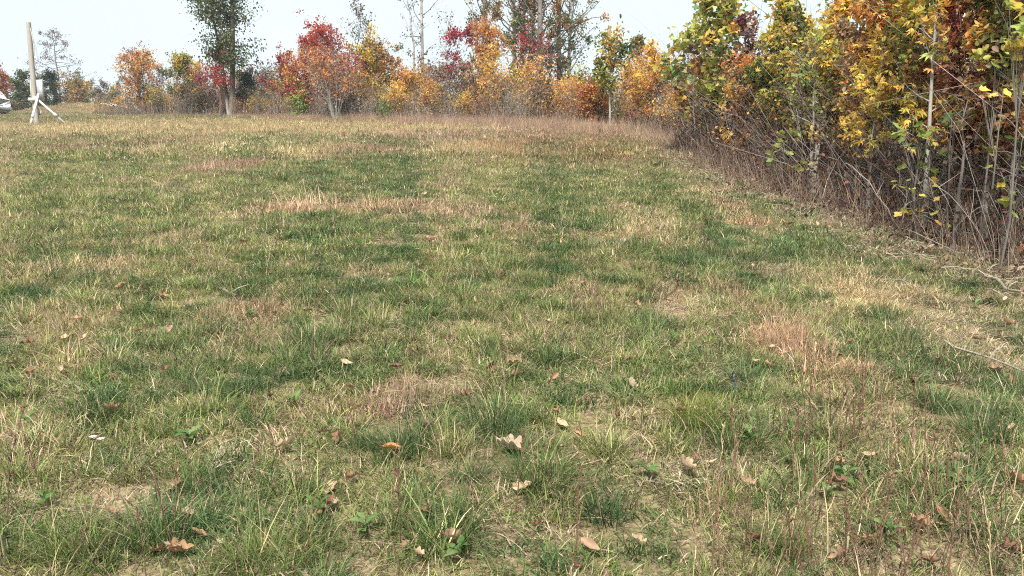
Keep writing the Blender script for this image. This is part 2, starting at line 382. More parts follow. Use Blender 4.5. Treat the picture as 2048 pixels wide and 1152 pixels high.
STRAW = {'pink': (.54, .35, .23), 'rose': (.43, .26, .2), 'tan': (.56, .43, .24), 'russet': (.36, .21, .12), 'bare': (.5, .4, .29)}
def field_look(x, y):
    """colour of green and dry blades, share of dry blades and height factor at ground points"""
    n = len(x)
    wx = x + .25 * (fbm(x * 2.2, y * 2.2, 41) - .5) * np.clip(y / 4, .3, 2); wy = y + .5 * (fbm(x * 1.7, y * 1.7, 57) - .5) * np.clip(y / 4, .3, 4)
    k = np.clip(y / 25, .22, .8)
    big = fbm(x * .5 / k, y * .32 / k, 11); mid = fbm(x * 2.1 / k, y * 1.5 / k, 23); fin = fbm(x * 7, y * 7, 31, 2)
    far = np.clip((y - 3) / 22, 0, 1)
    dry = .19 + .28 * far + .45 * np.exp(-(((x + 31) / 6) ** 2 + ((y - 56) / 6) ** 2)) + .28 * (big - .5) + .95 * (mid - .5) + .95 * (fin - .5)
    g0 = A_([.165, .22, .064]); g1 = A_([.26, .29, .08]); g2 = A_([.078, .135, .052])
    t = np.clip(.5 + 2.0 * (mid - .5) + .5 * (big - .5) + 1.6 * (fin - .5) + .2 * far, 0, 1)[:, None]
    gc = g2 * (1 - t) ** 2 + g0 * 2 * t * (1 - t) + g1 * t * t
    s0 = A_([.5, .41, .27]); s1 = A_([.41, .30, .22]); t2 = np.clip(.5 + 1.6 * (fin - .5) + .6 * (big - .5), 0, 1)[:, None]
    sc = s0 * (1 - t2) + s1 * t2
    hf = .8 + .5 * (mid - .4); bare = np.zeros(n)
    for cx, cy_, rx, ry, kind, s in PATCH:
        q = ((wx - cx) / rx) ** 2 + ((wy - cy_) / ry) ** 2
        wgt = (.3 * s if kind in GREEN and cy_ > 6 else s) / (1 + np.exp((q - 1.0) * 3.2)) * (np.clip(.15 + (fin - .3) * 3, 0, 1) if kind in GREEN else np.clip(.35 + 1.3 * fin, 0, 1)); W = wgt[:, None]
        if kind in GREEN:
            gc = gc * (1 - W) + A_(GREEN[kind]) * W; dry = dry * (1 - wgt) + .1 * wgt; hf = hf + .35 * wgt
        else:
            sc = sc * (1 - W) + A_(STRAW[kind]) * W; dry = dry * (1 - wgt) + (.95 if kind != 'russet' else .75) * wgt
            hf = hf + (-.35 * wgt if kind == 'bare' else .25 * wgt)
            if kind == 'bare': bare = np.maximum(bare, wgt)
    ew = np.clip((inside_wood(x, y) + .75) / .8, 0, 1) * np.where(y < EDGE[-1, 1], 1, 0) * np.clip(.3 + 1.2 * fin, 0, 1)
    sc = sc * (1 - .8 * ew[:, None]) + A_([.3, .245, .2]) * .8 * ew[:, None]; dry = dry + .7 * ew; bare = np.maximum(bare, .75 * ew)
    j = rng.normal(size=(n, 1))
    gc = gc * np.exp(.24 * j + .05 * rng.normal(size=(n, 3))); sc = sc * np.exp(.18 * j + .04 * rng.normal(size=(n, 3)))
    return gc.clip(.01, .7), sc.clip(.02, .8), dry.clip(.03, .98), hf.clip(.3, 1.7), bare
def sample(y0, y1, dens, k=.78, m=.9):
    n = int(dens * (k * (y1 * y1 - y0 * y0) + 2 * m * (y1 - y0)))
    y = np.sqrt(rng.uniform(y0 * y0, y1 * y1, n)); x = rng.uniform(-1, 1, n) * (k * y + m)
    keep = inside_wood(x, y) < .25 + .35 * rng.normal(size=n)
    return x[keep], y[keep]
def lay(name, variants, y0, y1, dens, label, s=1.0, hs=1.0, keep=None, dryadd=0, tilt=.12, tint=None):
    x, y = sample(y0, y1, dens)
    gc, sc, dry, hf, bare = field_look(x, y)
    m = rng.uniform(size=len(x)) > bare * .7
    if keep is not None: m = keep(x, y, dry, bare)
    x, y, gc, sc, dry, hf = x[m], y[m], gc[m], sc[m], dry[m], hf[m]; n = len(x)
    if tint is not None: sc = sc * A_(tint)
    pts = np.stack([x, y, gz(x, y)], 1)
    rot = np.stack([rng.normal(size=n) * tilt, rng.normal(size=n) * tilt, rng.uniform(0, 6.283, n)], 1)
    b = s * rng.uniform(.75, 1.25, n)
    scl = np.stack([b, b, b * hf * hs], 1)
    return scatter(name, variants, pts, rot, scl, gc, sc, (dry + dryadd).clip(0, 1), label)
r_ = np.random.default_rng(11)
NEAR = [tuft_object('turf_tuft', [dict(n=205, rad=.115, h=.043, hv=.5, wd=.0038, lean=.95), dict(n=14, rad=.11, h=.065, hv=.35, wd=.003, lean=.55)], r_) for _ in range(14)]
MIDT = [tuft_object('turf_clump', [dict(n=190, rad=.22, h=.047, hv=.45, wd=.0075, lean=.95, seg=2), dict(n=12, rad=.2, h=.08, hv=.3, wd=.006, lean=.35, seg=2)], r_) for _ in range(10)]
FART = [tuft_object('turf_mat', [dict(n=280, rad=.5, h=.07, hv=.4, wd=.014, lean=.65, seg=2), dict(n=30, rad=.45, h=.12, hv=.3, wd=.008, lean=.25, seg=2)], r_) for _ in range(8)]
DRYT = [tuft_object('dry_tuft', [dict(n=60, rad=.08, h=.1, hv=.4, wd=.002, lean=.45), dict(n=8, rad=.07, h=.15, hv=.3, wd=.0018, lean=.25)], r_) for _ in range(8)]
DRYM = [tuft_object('dry_clump', [dict(n=70, rad=.2, h=.22, hv=.35, wd=.005, lean=.3, seg=2)], r_) for _ in range(6)]
THAT = [tuft_object('thatch_mat', [dict(n=64, rad=.14, h=.075, hv=.5, wd=.0032, lean=.15, flat=1.35, seg=2)], r_) for _ in range(8)]
lay('turf_grass', NEAR, 1.3, 6.2, 175, 'short green and straw coloured grass covering the near field')
lay('turf_grass', MIDT, 5.8, 15.5, 52, 'short mixed green and straw grass in the middle of the field')
lay('turf_grass', FART, 14.5, 64, 10, 'pale dry grass on the far slope of the field')
CLMP = [tuft_object('grass_clump', [dict(n=110, rad=.05, h=.098, hv=.35, wd=.0038, lean=.62, seg=4)], r_) for _ in range(8)]
lay('clump_grass', CLMP, 1.3, 9, 38, 'arching green grass clumps through the near field', keep=lambda x, y, d, b: (rng.uniform(size=len(x)) < (.66 - d) * 1.7) & (b < .3), dryadd=-.02)
CLMM = [tuft_object('grass_clump', [dict(n=130, rad=.11, h=.085, hv=.35, wd=.007, lean=.7, seg=2)], r_) for _ in range(6)]
lay('clump_grass', CLMM, 8, 30, 4.5, 'darker green grass clumps dotted through the middle of the field', keep=lambda x, y, d, b: (rng.uniform(size=len(x)) < (.6 - d) * 1.5) & (b < .3), dryadd=-.05)
lay('thatch', THAT, 1.3, 7.5, 110, 'flattened dead straw lying between the grass tufts', keep=lambda x, y, d, b: rng.uniform(size=len(x)) < .4 + 2 * b, dryadd=.7)
lay('dry_grass', DRYT, 1.3, 7, 46, 'thin pinkish dry grass standing in patches in the near field', keep=lambda x, y, d, b: (rng.uniform(size=len(x)) < (d - .55) * 2.6) & (b < .3), dryadd=.4)
lay('dry_grass', DRYM, 6.5, 30, 9, 'pinkish dry grass patches farther up the field', keep=lambda x, y, d, b: (rng.uniform(size=len(x)) < (d - .6) * 2.4) & (b < .3), dryadd=.4, hs=.8)
# taller russet weeds and broomsedge in front of the tree line
n = 4300; t = rng.uniform(0, 1, n) ** .7 * (LINE[-1, 0] + .6 - LINE[0, 0]) + LINE[0, 0]; d = np.abs(rng.normal(size=n)) * np.interp(t, [LINE[0, 0], -4, LINE[-1, 0]], [.35, 1.2, 2.0])
x = t; y = line_y(t) - d + .9
cc = A_([[.42, .29, .2], [.5, .38, .25], [.34, .22, .16], [.46, .32, .25]])[rng.integers(0, 4, n)] * np.exp(.15 * rng.normal(size=(n, 1)))
sc_ = rng.uniform(.6, 1.5, n) * np.interp(t, [LINE[0, 0], -4, LINE[-1, 0]], [.55, .95, 1.1])
scatter('tall_weeds', DRYM, np.stack([x, y, gz(x, y)], 1), np.stack([rng.normal(size=n) * .08, rng.normal(size=n) * .08, rng.uniform(0, 6.28, n)], 1),
        np.stack([sc_, sc_, sc_ * 1.2], 1), cc, cc, np.full(n, .9), 'tall russet dry weeds along the foot of the tree line')

# ------------------------------------------------------------------ trees
K = dict(greendk=(.03, .05, .02), green=(.075, .12, .03), bgreen=(.17, .26, .06), lime=(.26, .33, .07), olive=(.13, .135, .04), ygreen=(.34, .34, .065),
         yellow=(.64, .46, .06), gold=(.54, .33, .055), orange=(.56, .235, .055), dorange=(.48, .15, .04), rust=(.32, .14, .06), red=(.46, .075, .06), crimson=(.30, .025, .06),
         brown=(.14, .085, .05), mauve=(.2, .13, .13), tan=(.34, .23, .14), pink=(.45, .2, .14), plum=(.14, .04, .06), grey=(.2, .17, .15))
BARK = dict(grey=(.25, .225, .2), pale=(.34, .315, .275), dark=(.07, .06, .05), brown=(.14, .10, .08), mid=(.17, .15, .13), silver=(.31, .295, .27))
def skeleton(r, H, W, c0=.3, stems=1, spread=.25, r0=None, nb=16, up=.75, wob=.04, ntw=5, lean=(0, 0), taper=.9, prof='round', blen=1.0):
    """returns trunk (N,9,3)+radii, branches (N,5,3)+radii, twigs (N,3,3)+radii"""
    r0 = r0 or H * .012
    tk, tr_, bs, br, tw, wr = [], [], [], [], [], []
    for s in range(stems):
        a = r.uniform(0, 6.283); off = spread * W * (s > 0 or stems > 1)
        top = A_([math.cos(a) * off + lean[0] * H, math.sin(a) * off + lean[1] * H, H * (1 if s == 0 else r.uniform(.7, .98))])
        b0 = A_([math.cos(a), math.sin(a), 0]) * (.04 * W if stems > 1 else 0) * r.uniform(.4, 2); b0[2] = -.08
        t = np.linspace(0, 1, 9)[:, None]
        p = b0 + (top - b0) * (t * np.where(A_([1, 1, 0]), t ** .35, 1))
        wv = np.cumsum(r.normal(size=(9, 3)) * wob * H * .35, 0) * A_([1, 1, 0]); p = p + (wv - wv[0]) * t
        rad = r0 * (1 if s == 0 else r.uniform(.6, .95)) * ((1 - t[:, 0] * taper) + .35 * np.exp(-t[:, 0] * 22))
        tk.append(p); tr_.append(rad)
        n = max(2, int(nb / stems ** .6))
        f = np.sort(c0 + (1 - c0) * (np.arange(n) + r.uniform(size=n)) / n * .98)
        sN = (f - c0) / (1 - c0)
        if prof == 'round': L = np.sqrt(np.clip(1 - (1.7 * sN - .75) ** 2, .05, 1))
        elif prof == 'cone': L = (1.05 - sN) ** .8
        elif prof == 'top': L = np.clip(.3 + 1.1 * sN, 0, 1) * np.sqrt(np.clip(1.15 - sN, 0, 1)) * 1.3
        else: L = np.clip(1 - .5 * sN, .2, 1)
        L = L * W * blen * r.uniform(.6, 1.15, n)
        st = np.stack([np.interp(f, t[:, 0], p[:, k]) for k in range(3)], 1); sr = np.interp(f, t[:, 0], rad)
        az = (np.arange(n) * 2.4 + r.uniform(0, 6.28) + r.normal(size=n) * .5)
        e = np.clip(up + r.normal(size=n) * .22 + .35 * (sN - .4), -.4, 1.4)
        d = np.stack([np.cos(az) * np.cos(e), np.sin(az) * np.cos(e), np.sin(e)], 1)
        q = np.linspace(0, 1, 5)[None, :, None]
        cv = r.normal(size=(n, 1, 3)) * .18 + A_([0, 0, .12]); B = st[:, None] + L[:, None, None] * (d[:, None] * q + cv * q * q)
        B = B + np.cumsum(r.normal(size=(n, 5, 3)) * .03, 1) * L[:, None, None] * (q > 0)
        R = np.minimum(sr * .6, .004 + .018 * L)[:, None] * (1 - .8 * q[..., 0]); bs.append(B); br.append(R)
        m = n * ntw; bi = np.repeat(np.arange(n), ntw); g = r.uniform(.25, 1, m); k0 = np.minimum((g * 4).astype(int), 3); fr = (g * 4 - k0)[:, None]
        s0 = B[bi, k0] * (1 - fr) + B[bi, k0 + 1] * fr
        d2 = nrm(d[bi] * .8 + r.normal(size=(m, 3)) * .75 + A_([0, 0, .15])); l2 = L[bi] * r.uniform(.2, .5, m) * (1.15 - .4 * g)
        q2 = A_([0, .5, 1])[None, :, None]
        tw.append(s0[:, None] + l2[:, None, None] * (d2[:, None] * q2 + r.normal(size=(m, 1, 3)) * .15 * q2 ** 2))
        wr.append(np.minimum(.0035 + .006 * l2, sr[bi] * .5)[:, None] * A_([[1, .7, .35]]))
    return [A_(tk), A_(tr_)] + [np.concatenate(v) for v in (bs, br, tw, wr)]
def pal_pick(r, pal, hN, keyN):
    """pal: [(colour name, weight, lo, hi)]; hN leaf height 0..1, keyN branch key"""
    names = [p[0] for p in pal]; C = A_([K[p[0]] for p in pal])
    Wt = np.stack([p[1] * np.exp(-np.maximum(0, np.maximum(p[2] - hN, hN - p[3])) * 9) for p in pal], 1) + 1e-6
    Wt = Wt / Wt.sum(1, keepdims=True); cum = np.cumsum(Wt, 1)
    key = np.where(r.uniform(size=len(hN)) < .72, keyN, r.uniform(size=len(hN)))
    i = (key[:, None] > cum).sum(1).clip(0, len(pal) - 1)
    return C[i] * np.exp(.22 * r.normal(size=(len(hN), 1)) + .07 * r.normal(size=(len(hN), 3)))
def tree_meshes(r, H, W, pal, nl, ls, tpl='rhomb', bark='grey', sides=6, clump=.9, spreadl=.0, droop=.3, twigs=True, flat=.5, base_bark=None, **kw):
    W = W * 1.22; nl = nl * 1.7; ls = ls * 1.1
    tk, tr_, bs, br, tw, wr = skeleton(r, H, W, **kw)
    mb = MB(); bc = A_(BARK[bark])
    tubes(mb, tk, tr_, sides, bc * r.uniform(.85, 1.15))
    if base_bark is not None:
        C = mb.C[0].copy(); z = mb.V[0][:, 2]; m = np.clip((base_bark[1] - z) / .5, 0, 1)[:, None]; mb.C[0] = C * (1 - m) + A_(base_bark[0]) * m
    tubes(mb, bs, br, 4, bc * .9)
    if twigs: tubes(mb, tw, wr, 3, bc * .85)
    trunk = mb.mesh('trunk', M_BARK, True)
    crown = None
    if nl > 0:
        mb2 = MB(); n = int(nl)
        wt = r.gamma(clump, size=len(tw)); wt /= wt.sum()
        ti = r.choice(len(tw), n, p=wt); g = r.uniform(.15, 1.1, n)[:, None]
        pos = tw[ti, 0] * (1 - g) + tw[ti, 2] * g + r.normal(size=(n, 3)) * (ls * .7 + spreadl)
        zmin = H * .02; pos[:, 2] = np.maximum(pos[:, 2], zmin)
        key = r.uniform(size=len(bs))[np.minimum(ti * len(bs) // len(tw), len(bs) - 1)]
        col = pal_pick(r, pal, pos[:, 2] / H, key)
        out = nrm(pos - A_([0, 0, H * .4])) * .6
        leaves(mb2, pos, ls * r.uniform(.6, 1.25, n), col, tpl, r, out, droop, flat)
        crown = mb2.mesh('crown', M_LEAF)
    return trunk, crown
def plant_tree(name, pos, meshes, label, cat='tree', group=None, rz=0, s=1):
    e = link(name, None, loc=pos, rot=(0, 0, rz), scale=s); e.empty_display_size = .2
    tag(e, label, cat, group)
    link('trunk', meshes[0], e)
    if meshes[1] is not None:
        c = link('crown', meshes[1], e); c['kind'] = 'stuff'
    return e
def tree(name, u, D, vtop, wpx, pal, nl, ls, label, cat='tree', group=None, vb=None, seed=0, **kw):
    """D metres away (or foot at pixel row vb), crown top at row vtop, half width wpx pixels"""
    if vb is not None: p = on_ground(u, vb)
    else:
        q = at_depth(u, 230, D); p = A_([q[0], D, float(gz(q[0], D))])
    H = at_depth(u, vtop, p[1])[2] - p[2]; W = wpx * p[1] / FPX
    if name in ('tree', 'multi_stem_tree') and 260 < u < 1340: W *= 1.15; nl *= 1.3
    r = np.random.default_rng(seed + int(u) * 13 + int(vtop) * 7 + 5000)
    return plant_tree(name, p, tree_meshes(r, H, W, pal, nl, ls, **kw), label, cat, group)
for _k in K:
    _g = sum(K[_k]) / 3; K[_k] = tuple((1.18 if _k in ('yellow', 'gold', 'ygreen', 'orange', 'lime', 'olive') else 1) * (.9 * c + .1 * _g) for c in K[_k])
P = lambda *a: [(c if isinstance(c, tuple) else (c, 1, 0, 1)) for c in a]

# --- far left, behind the vehicle and the pole
tree('shrub', 8, 62, 132, 22, P('dorange', 'rust', ('red', .5, 0, 1)), 2600, .16, 'dense orange red shrub behind the silver car', 'shrub', c0=.05, stems=4, nb=40)
tree('shrub', 48, 60, 152, 26, P('olive', 'green', ('rust', .4, 0, .5), 'greendk'), 3000, .15, 'dark olive shrub just left of the leaning pole', 'shrub', c0=.03, stems=4, nb=40)
tree('cedar_tree', 104, 62, 150, 24, P('greendk', 'green', 'greendk'), 4600, .13, 'dark green cedar just right of the leaning pole', 'tree', c0=.03, stems=1, nb=60, prof='round', up=.3)
tree('shrub', 150, 62, 160, 30, P('olive', 'tan', 'rust', ('gold', .5, .4, 1)), 3200, .15, 'olive and tan shrub right of the dark cedar', 'shrub', c0=.04, stems=5, nb=44)
tree('shrub', 82, 70, 158, 20, P('olive', 'green', 'tan'), 2400, .15, 'mixed olive shrub hidden behind the pole and its box', 'shrub', c0=.05, stems=3, nb=36)
tree('tree', 122, 80, 56, 76, P('mauve', 'mauve', 'grey', ('crimson', .3, 0, 1)), 1500, .14, 'tall thin mauve grey tree standing alone against the sky at left', c0=.3, nb=44, prof='cone', up=.12, bark='mid', clump=.8, ntw=7)
tree('tree', 70, 84, 118, 18, P('mauve', 'grey'), 220, .14, 'faint small mauve tree close left of the tall lone tree', c0=.3, nb=18, bark='mid', clump=.5)
for i, (u, vt, wp) in enumerate([(178, 150, 26), (210, 162, 22), (238, 168, 22), (262, 158, 18), (196, 178, 20), (226, 184, 22)]):
    tree('tree', u, 92 if i < 4 else 74, vt, wp, P('olive', 'grey', ('mauve', .7, 0, 1), ('green', .6, 0, 1)), 2000, .17,
         ['grey olive tree far beyond the mound, leftmost of its row', 'low grey green tree beyond the mound above the logs', 'hazy grey green tree beyond the small orange shrub', 'sparse grey tree just left of the orange and gold tree',
          'low dark shrub at the left foot of the far grey trees', 'low dark shrub just above the small orange shrub'][i], 'tree' if i < 4 else 'shrub', 'far trees beyond the mound', c0=.1 if i < 4 else .03, stems=2, nb=36, bark='mid')
tree('shrub', 241, 58, 200, 11, P('orange', 'gold'), 420, .13, 'small bright orange shrub on the grassy mound', 'shrub', c0=.05, stems=4, nb=22)

# --- left part of the tree line
tree('tree', 287, 47, 118, 34, P('orange', 'gold', ('rust', .7, .5, 1), ('olive', .8, .1, .6)), 2500, .12, 'orange and gold tree left of the big twin trunk tree', c0=.12, stems=3, nb=40, bark='mid', clump=.7)
tree('tree', 282, 50, 100, 28, P('mauve', 'pink', 'grey'), 330, .11, 'thin pinkish bare topped tree rising behind the orange one', c0=.3, stems=2, nb=26, bark='mid', clump=.5)
tree('tree', 328, 50, 140, 26, P('mauve', 'crimson', 'grey', 'mauve'), 700, .11, 'sparse mauve tree between the orange and the yellow green tree', c0=.15, stems=2, nb=30, bark='grey', clump=.6)
tree('tree', 376, 46, 118, 32, P(('green', 1, .6, 1), ('ygreen', 1.2, .2, 1), 'gold', ('olive', 1, 0, .6)), 1900, .12, 'yellow green tree next to the crimson one', c0=.15, nb=40, bark='dark', clump=.7)
tree('tree', 425, 45, 142, 34, P('crimson', 'crimson', 'red', ('mauve', .8, 0, 1)), 1400, .11, 'crimson tree at the foot of the big twin trunk tree', c0=.15, stems=2, nb=36, bark='grey', clump=.55)
tree('tree', 440, 42, 122, 28, P('red', 'red', ('dorange', .4, 0, 1)), 520, .12, 'bright red sapling leaning in front of the twin trunk', c0=.45, nb=16, bark='mid', clump=.5, lean=(.05, 0))
tree('shrub', 400, 44, 196, 36, P('greendk', 'olive', 'rust', 'brown'), 1500, .11, 'low dark mixed shrub under the yellow green and crimson trees', 'shrub', c0=.02, stems=6, nb=40)
# big tree with two trunks
def twin_tree():
    p = on_ground(464, 236); H = at_depth(464, -190, p[1])[2] - p[2]; r = np.random.default_rng(77)
    e = link('twin_trunk_tree', None, loc=p); tag(e, 'tall dark leaved tree with two trunks and pale mottled bark at its foot', 'tree')
    mbT, mbC = MB(), MB()
    sc = p[1] / FPX
    for (du, top, r0, c0, W, nb, nl) in [(-14, (-34, -40), .15, .42, 54 * sc, 40, 3300), (0, (14, -190), .21, .25, 64 * sc, 62, 6200)]:
        Hs = at_depth(464, top[1], p[1])[2] - p[2]
        t = np.linspace(0, 1, 11)[:, None]
        a = A_([du * sc * .25, 0, -.2]); b = A_([top[0] * sc, .3, Hs])
        tk = a + (b - a) * t + np.cumsum(r.normal(size=(11, 3)) * A_([.05, .05, 0]), 0) * t
        rad = r0 * .8 * (1.0 - .7 * t[:, 0] + .35 * np.exp(-t[:, 0] * 40))
        C = np.tile(A_(BARK['dark']) * 1.3, (11, 1)); tubes(mbT, tk, rad, 9, A_(BARK['dark']) * .8)
        z = mbT.V[-1][:, 2]; m = (np.clip((1.4 - z) / .6, 0, 1) * np.clip(.6 + .5 * r.normal(size=len(z)), .15, 1))[:, None]; mbT.C[-1] = mbT.C[-1] * (1 - m) + A_([.5, .46, .41]) * m
        n = nb; f = np.sort(r.uniform(c0, 1, n)); st = np.stack([np.interp(f, t[:, 0], tk[:, k]) for k in range(3)], 1)
        az = np.arange(n) * 2.4 + r.normal(size=n); el_ = r.uniform(.0, .8, n); L = W * r.uniform(.45, 1.05, n) * np.clip(.5 + (f - c0) * 3, .5, 1)
        d = np.stack([np.cos(az) * np.cos(el_), np.sin(az) * np.cos(el_), np.sin(el_)], 1); q = np.linspace(0, 1, 5)[None, :, None]
        B = st[:, None] + L[:, None, None] * (d[:, None] * q + (A_([0, 0, -.15]) + r.normal(size=(n, 1, 3)) * .12) * q * q)
        tubes(mbT, B, (.02 + .02 * L)[:, None] * (1 - .8 * q[..., 0]), 4, A_(BARK['dark']))
        bi = r.integers(0, n, nl // 9); g = r.uniform(.4, 1.08, len(bi))[:, None]
        c = B[bi, 0] * (1 - g) + B[bi, 4] * g + r.normal(size=(len(bi), 3)) * .16
        pos = np.repeat(c, 9, 0) + r.normal(size=(len(c) * 9, 3)) * A_([.26, .26, .2])
        key = np.repeat(r.uniform(size=len(c)), 9)
        col = pal_pick(r, P('olive', ('greendk', .5, 0, 1), ('green', .9, 0, 1), ('tan', .08, 0, 1)), pos[:, 2] / H, key)
        leaves(mbC, pos, r.uniform(.10, .2, len(pos)), col, 'rhomb', r, None, .3, .5)
    link('trunk', mbT.mesh('trunk', M_BARK, True), e); c = link('crown', mbC.mesh('crown', M_LEAF), e); c['kind'] = 'stuff'
twin_tree()
tree('cedar_tree', 497, 44, 148, 24, P('greendk', 'green', 'greendk'), 2400, .12, 'dark cedar right of the twin trunk tree', 'tree', c0=.15, nb=50, prof='cone', up=.15, bark='dark', blen=.9)
tree('tree', 492, 46, 128, 26, P('olive', 'grey', 'green'), 420, .12, 'thin grey green sapling rising above the dark cedar', c0=.3, nb=22, bark='mid', clump=.5)
tree('tree', 532, 43, 150, 22, P('grey', 'tan', 'olive'), 260, .11, 'nearly bare pale sapling in the gap right of the cedar', c0=.2, stems=4, nb=22, bark='pale', clump=.5)
tree('shrub', 560, 42, 168, 26, P('green', 'rust', 'orange', 'olive'), 900, .11, 'mixed green and rust shrub left of the bright red tree', 'shrub', c0=.06, stems=4, nb=34)
tree('tree', 575, 41, 118, 30, P('orange', 'ygreen', 'crimson', 'olive'), 1900, .11, 'small tree of orange and green leaves before the red one', c0=.2, stems=2, nb=34, bark='mid', clump=.6)

# --- the red tree group
tree('tree', 640, 38, 62, 42, P('red', 'red', ('dorange', .5, .4, 1), ('crimson', .5, 0, .6)), 2300, .12, 'bright red tree with a ragged top left of centre', c0=.5, stems=2, nb=40, bark='mid', clump=.55, prof='round', spread=.3)
tree('tree', 612, 38, 120, 36, P('red', 'rust', 'orange', 'crimson', 'gold'), 1900, .11, 'rust red lower tree at the left of the bright red one', c0=.15, stems=3, nb=40, bark='grey', clump=.6)
tree('multi_stem_tree', 672, 37, 120, 46, P('tan', 'rust', 'orange', 'red'), 1700, .10, 'grey brown tree with a fan of pale slender stems', vb=245, c0=.4, stems=8, nb=44, bark='pale', clump=.7, spread=.5, r0=.05)
tree('tree', 712, 39, 18, 32, P('mauve', 'grey', 'olive'), 330, .11, 'thin nearly bare tree with a crooked top behind the red tree', c0=.5, nb=22, bark='mid', clump=.5, prof='top', wob=.07)
tree('tree', 735, 37, 92, 44, P('gold', 'yellow', 'olive', ('rust', .9, 0, .8)), 2700, .11, 'golden and olive tree right of the bright red tree', c0=.2, stems=3, nb=44, bark='mid', clump=.6)
tree('tree', 778, 36.5, 116, 38, P('rust', 'orange', 'pink', 'olive', 'gold'), 2300, .11, 'rust and orange tree left of the two bare trunks', c0=.12, stems=3, nb=42, bark='grey', clump=.7)
tree('shrub', 600, 40, 178, 14, P('lime', 'bgreen'), 420, .12, 'bright lime green bush under the red trees', 'shrub', c0=.12, stems=3, nb=20, vb=241)
tree('shrub', 770, 36, 214, 16, P('bgreen', 'green'), 200, .10, 'small fresh green bush low in the brush at centre', 'shrub', c0=.1, stems=3, nb=18, vb=247)
tree('tree', 655, 40, 84, 40, P('mauve', 'grey', 'tan'), 380, .11, 'thin mauve twiggy tree reaching over the red tree', c0=.4, stems=3, nb=36, bark='mid', clump=.5)

# --- bare trunks and centre
tree('bare_tree', 828, 38, -60, 44, P('grey', 'mauve'), 120, .11, 'slender bare tree with forked limbs, left of the straight bare trunk', c0=.42, nb=16, bark='silver', clump=.4, r0=.085, wob=.08, prof='top', ntw=6, blen=1.1)
tree('bare_tree', 846, 39, -200, 50, P('grey', 'mauve'), 160, .11, 'straight bare grey trunk running out of the top of the view', c0=.3, nb=20, bark='silver', clump=.4, r0=.12, wob=.012, ntw=5)
tree('bare_tree', 905, 40, 40, 40, P('grey', 'mauve', 'tan'), 200, .11, 'arching bare tree behind the crimson leaning sapling', c0=.35, nb=22, bark='silver', clump=.4, wob=.1, prof='top', ntw=6)
tree('tree', 835, 36, 158, 38, P('yellow', 'gold', 'orange', ('rust', .8, 0, .5)), 1900, .11, 'yellow and orange bush at the foot of the bare trunks', c0=.08, stems=4, nb=44, bark='mid', clump=.7)
tree('tree', 885, 36, 72, 30, P('crimson', 'crimson', 'red'), 560, .12, 'crimson sapling leaning right with a bare lower stem', c0=.52, nb=14, bark='mid', clump=.5, lean=(.16, 0))
tree('tree', 880, 37, 150, 34, P('rust', 'brown', 'tan', 'orange'), 1500, .10, 'russet brown tree below the crimson sapling', c0=.1, stems=5, nb=44, bark='grey', clump=.7)
tree('tree', 930, 36, 120, 30, P('rust', 'mauve', 'tan', 'olive'), 900, .10, 'grey brown tree with thin upright stems left of the orange tree', c0=.15, stems=6, nb=40, bark='silver', clump=.6)
tree('tree', 968, 35, 52, 34, P(('orange', 1.3, .45, 1), 'pink', 'gold', ('rust', .8, 0, .6)), 1900, .12, 'orange tree with peach clumps left of the tall trees', c0=.2, stems=2, nb=42, bark='grey', clump=.5)
tree('tree', 1000, 35, 168, 28, P('yellow', 'gold', 'orange'), 1300, .11, 'low golden tree in front of the tall trees', c0=.12, stems=3, nb=36, bark='silver', clump=.7)
tree('tree', 955, 35, 175, 30, P('orange', 'gold', 'rust'), 1100, .10, 'low orange bush under the peach clumped tree', c0=.08, stems=4, nb=36, bark='grey', clump=.7)
# tall trees right of centre
TALLP = P('olive', ('green', .8, 0, 1), ('gold', .7, 0, 1), ('orange', .4, 0, 1), ('rust', .5, 0, 1))
tree('tall_tree', 958, 39, -120, 70, TALLP, 2890, .115, 'tall green and gold tree, leftmost of the tall stand', c0=.25, nb=40, bark='grey', clump=.45, r0=.12)
tree('tall_tree', 1030, 38, -190, 81, TALLP, 3323, .115, 'tall tree with a slim grey trunk left of the mossy pair', c0=.28, nb=40, bark='grey', clump=.45, r0=.16, wob=.015)
tree('tall_tree', 1042, 37, -160, 62, P('olive', 'green', 'ygreen'), 2456, .115, 'tall tree with a mossy green trunk, left of a close pair', c0=.12, nb=44, bark='dark', clump=.4, r0=.17, wob=.02, blen=.7)
tree('tall_tree', 1058, 37.5, -150, 62, P('olive', 'green', 'rust'), 1878, .115, 'tall tree with a mossy leaning trunk, right of a close pair', c0=.15, nb=40, bark='dark', clump=.4, r0=.15, lean=(.02, 0), blen=.7)
tree('tall_tree', 1080, 36, -260, 108, P('olive', 'green', 'gold', ('red', .3, .1, .6), ('rust', .5, 0, 1)), 3034, .115, 'thickest grey trunked tall tree in the stand right of centre', c0=.18, nb=40, bark='mid', clump=.4, r0=.2, wob=.012)
tree('tree', 1068, 35, 40, 46, P('crimson', 'pink', 'red', 'olive'), 420, .12, 'crimson and pink tree spread across the tall trunks', c0=.4, nb=26, bark='mid', clump=.4, stems=2)
tree('tall_tree', 1118, 38, -170, 70, P('olive', 'green', 'rust', ('orange', .5, 0, .5)), 2745, .115, 'tall tree with a straight brown trunk, left of the two on the right', c0=.15, nb=44, bark='brown', clump=.45, r0=.17, wob=.012)
tree('tall_tree', 1136, 38, -90, 67, P('olive', 'green', ('ygreen', .7, 0, .5)), 2745, .115, 'tall grey trunk leaning out right at its top, rightmost of the stand', c0=.15, nb=44, bark='silver', clump=.45, r0=.14, lean=(.05, 0))
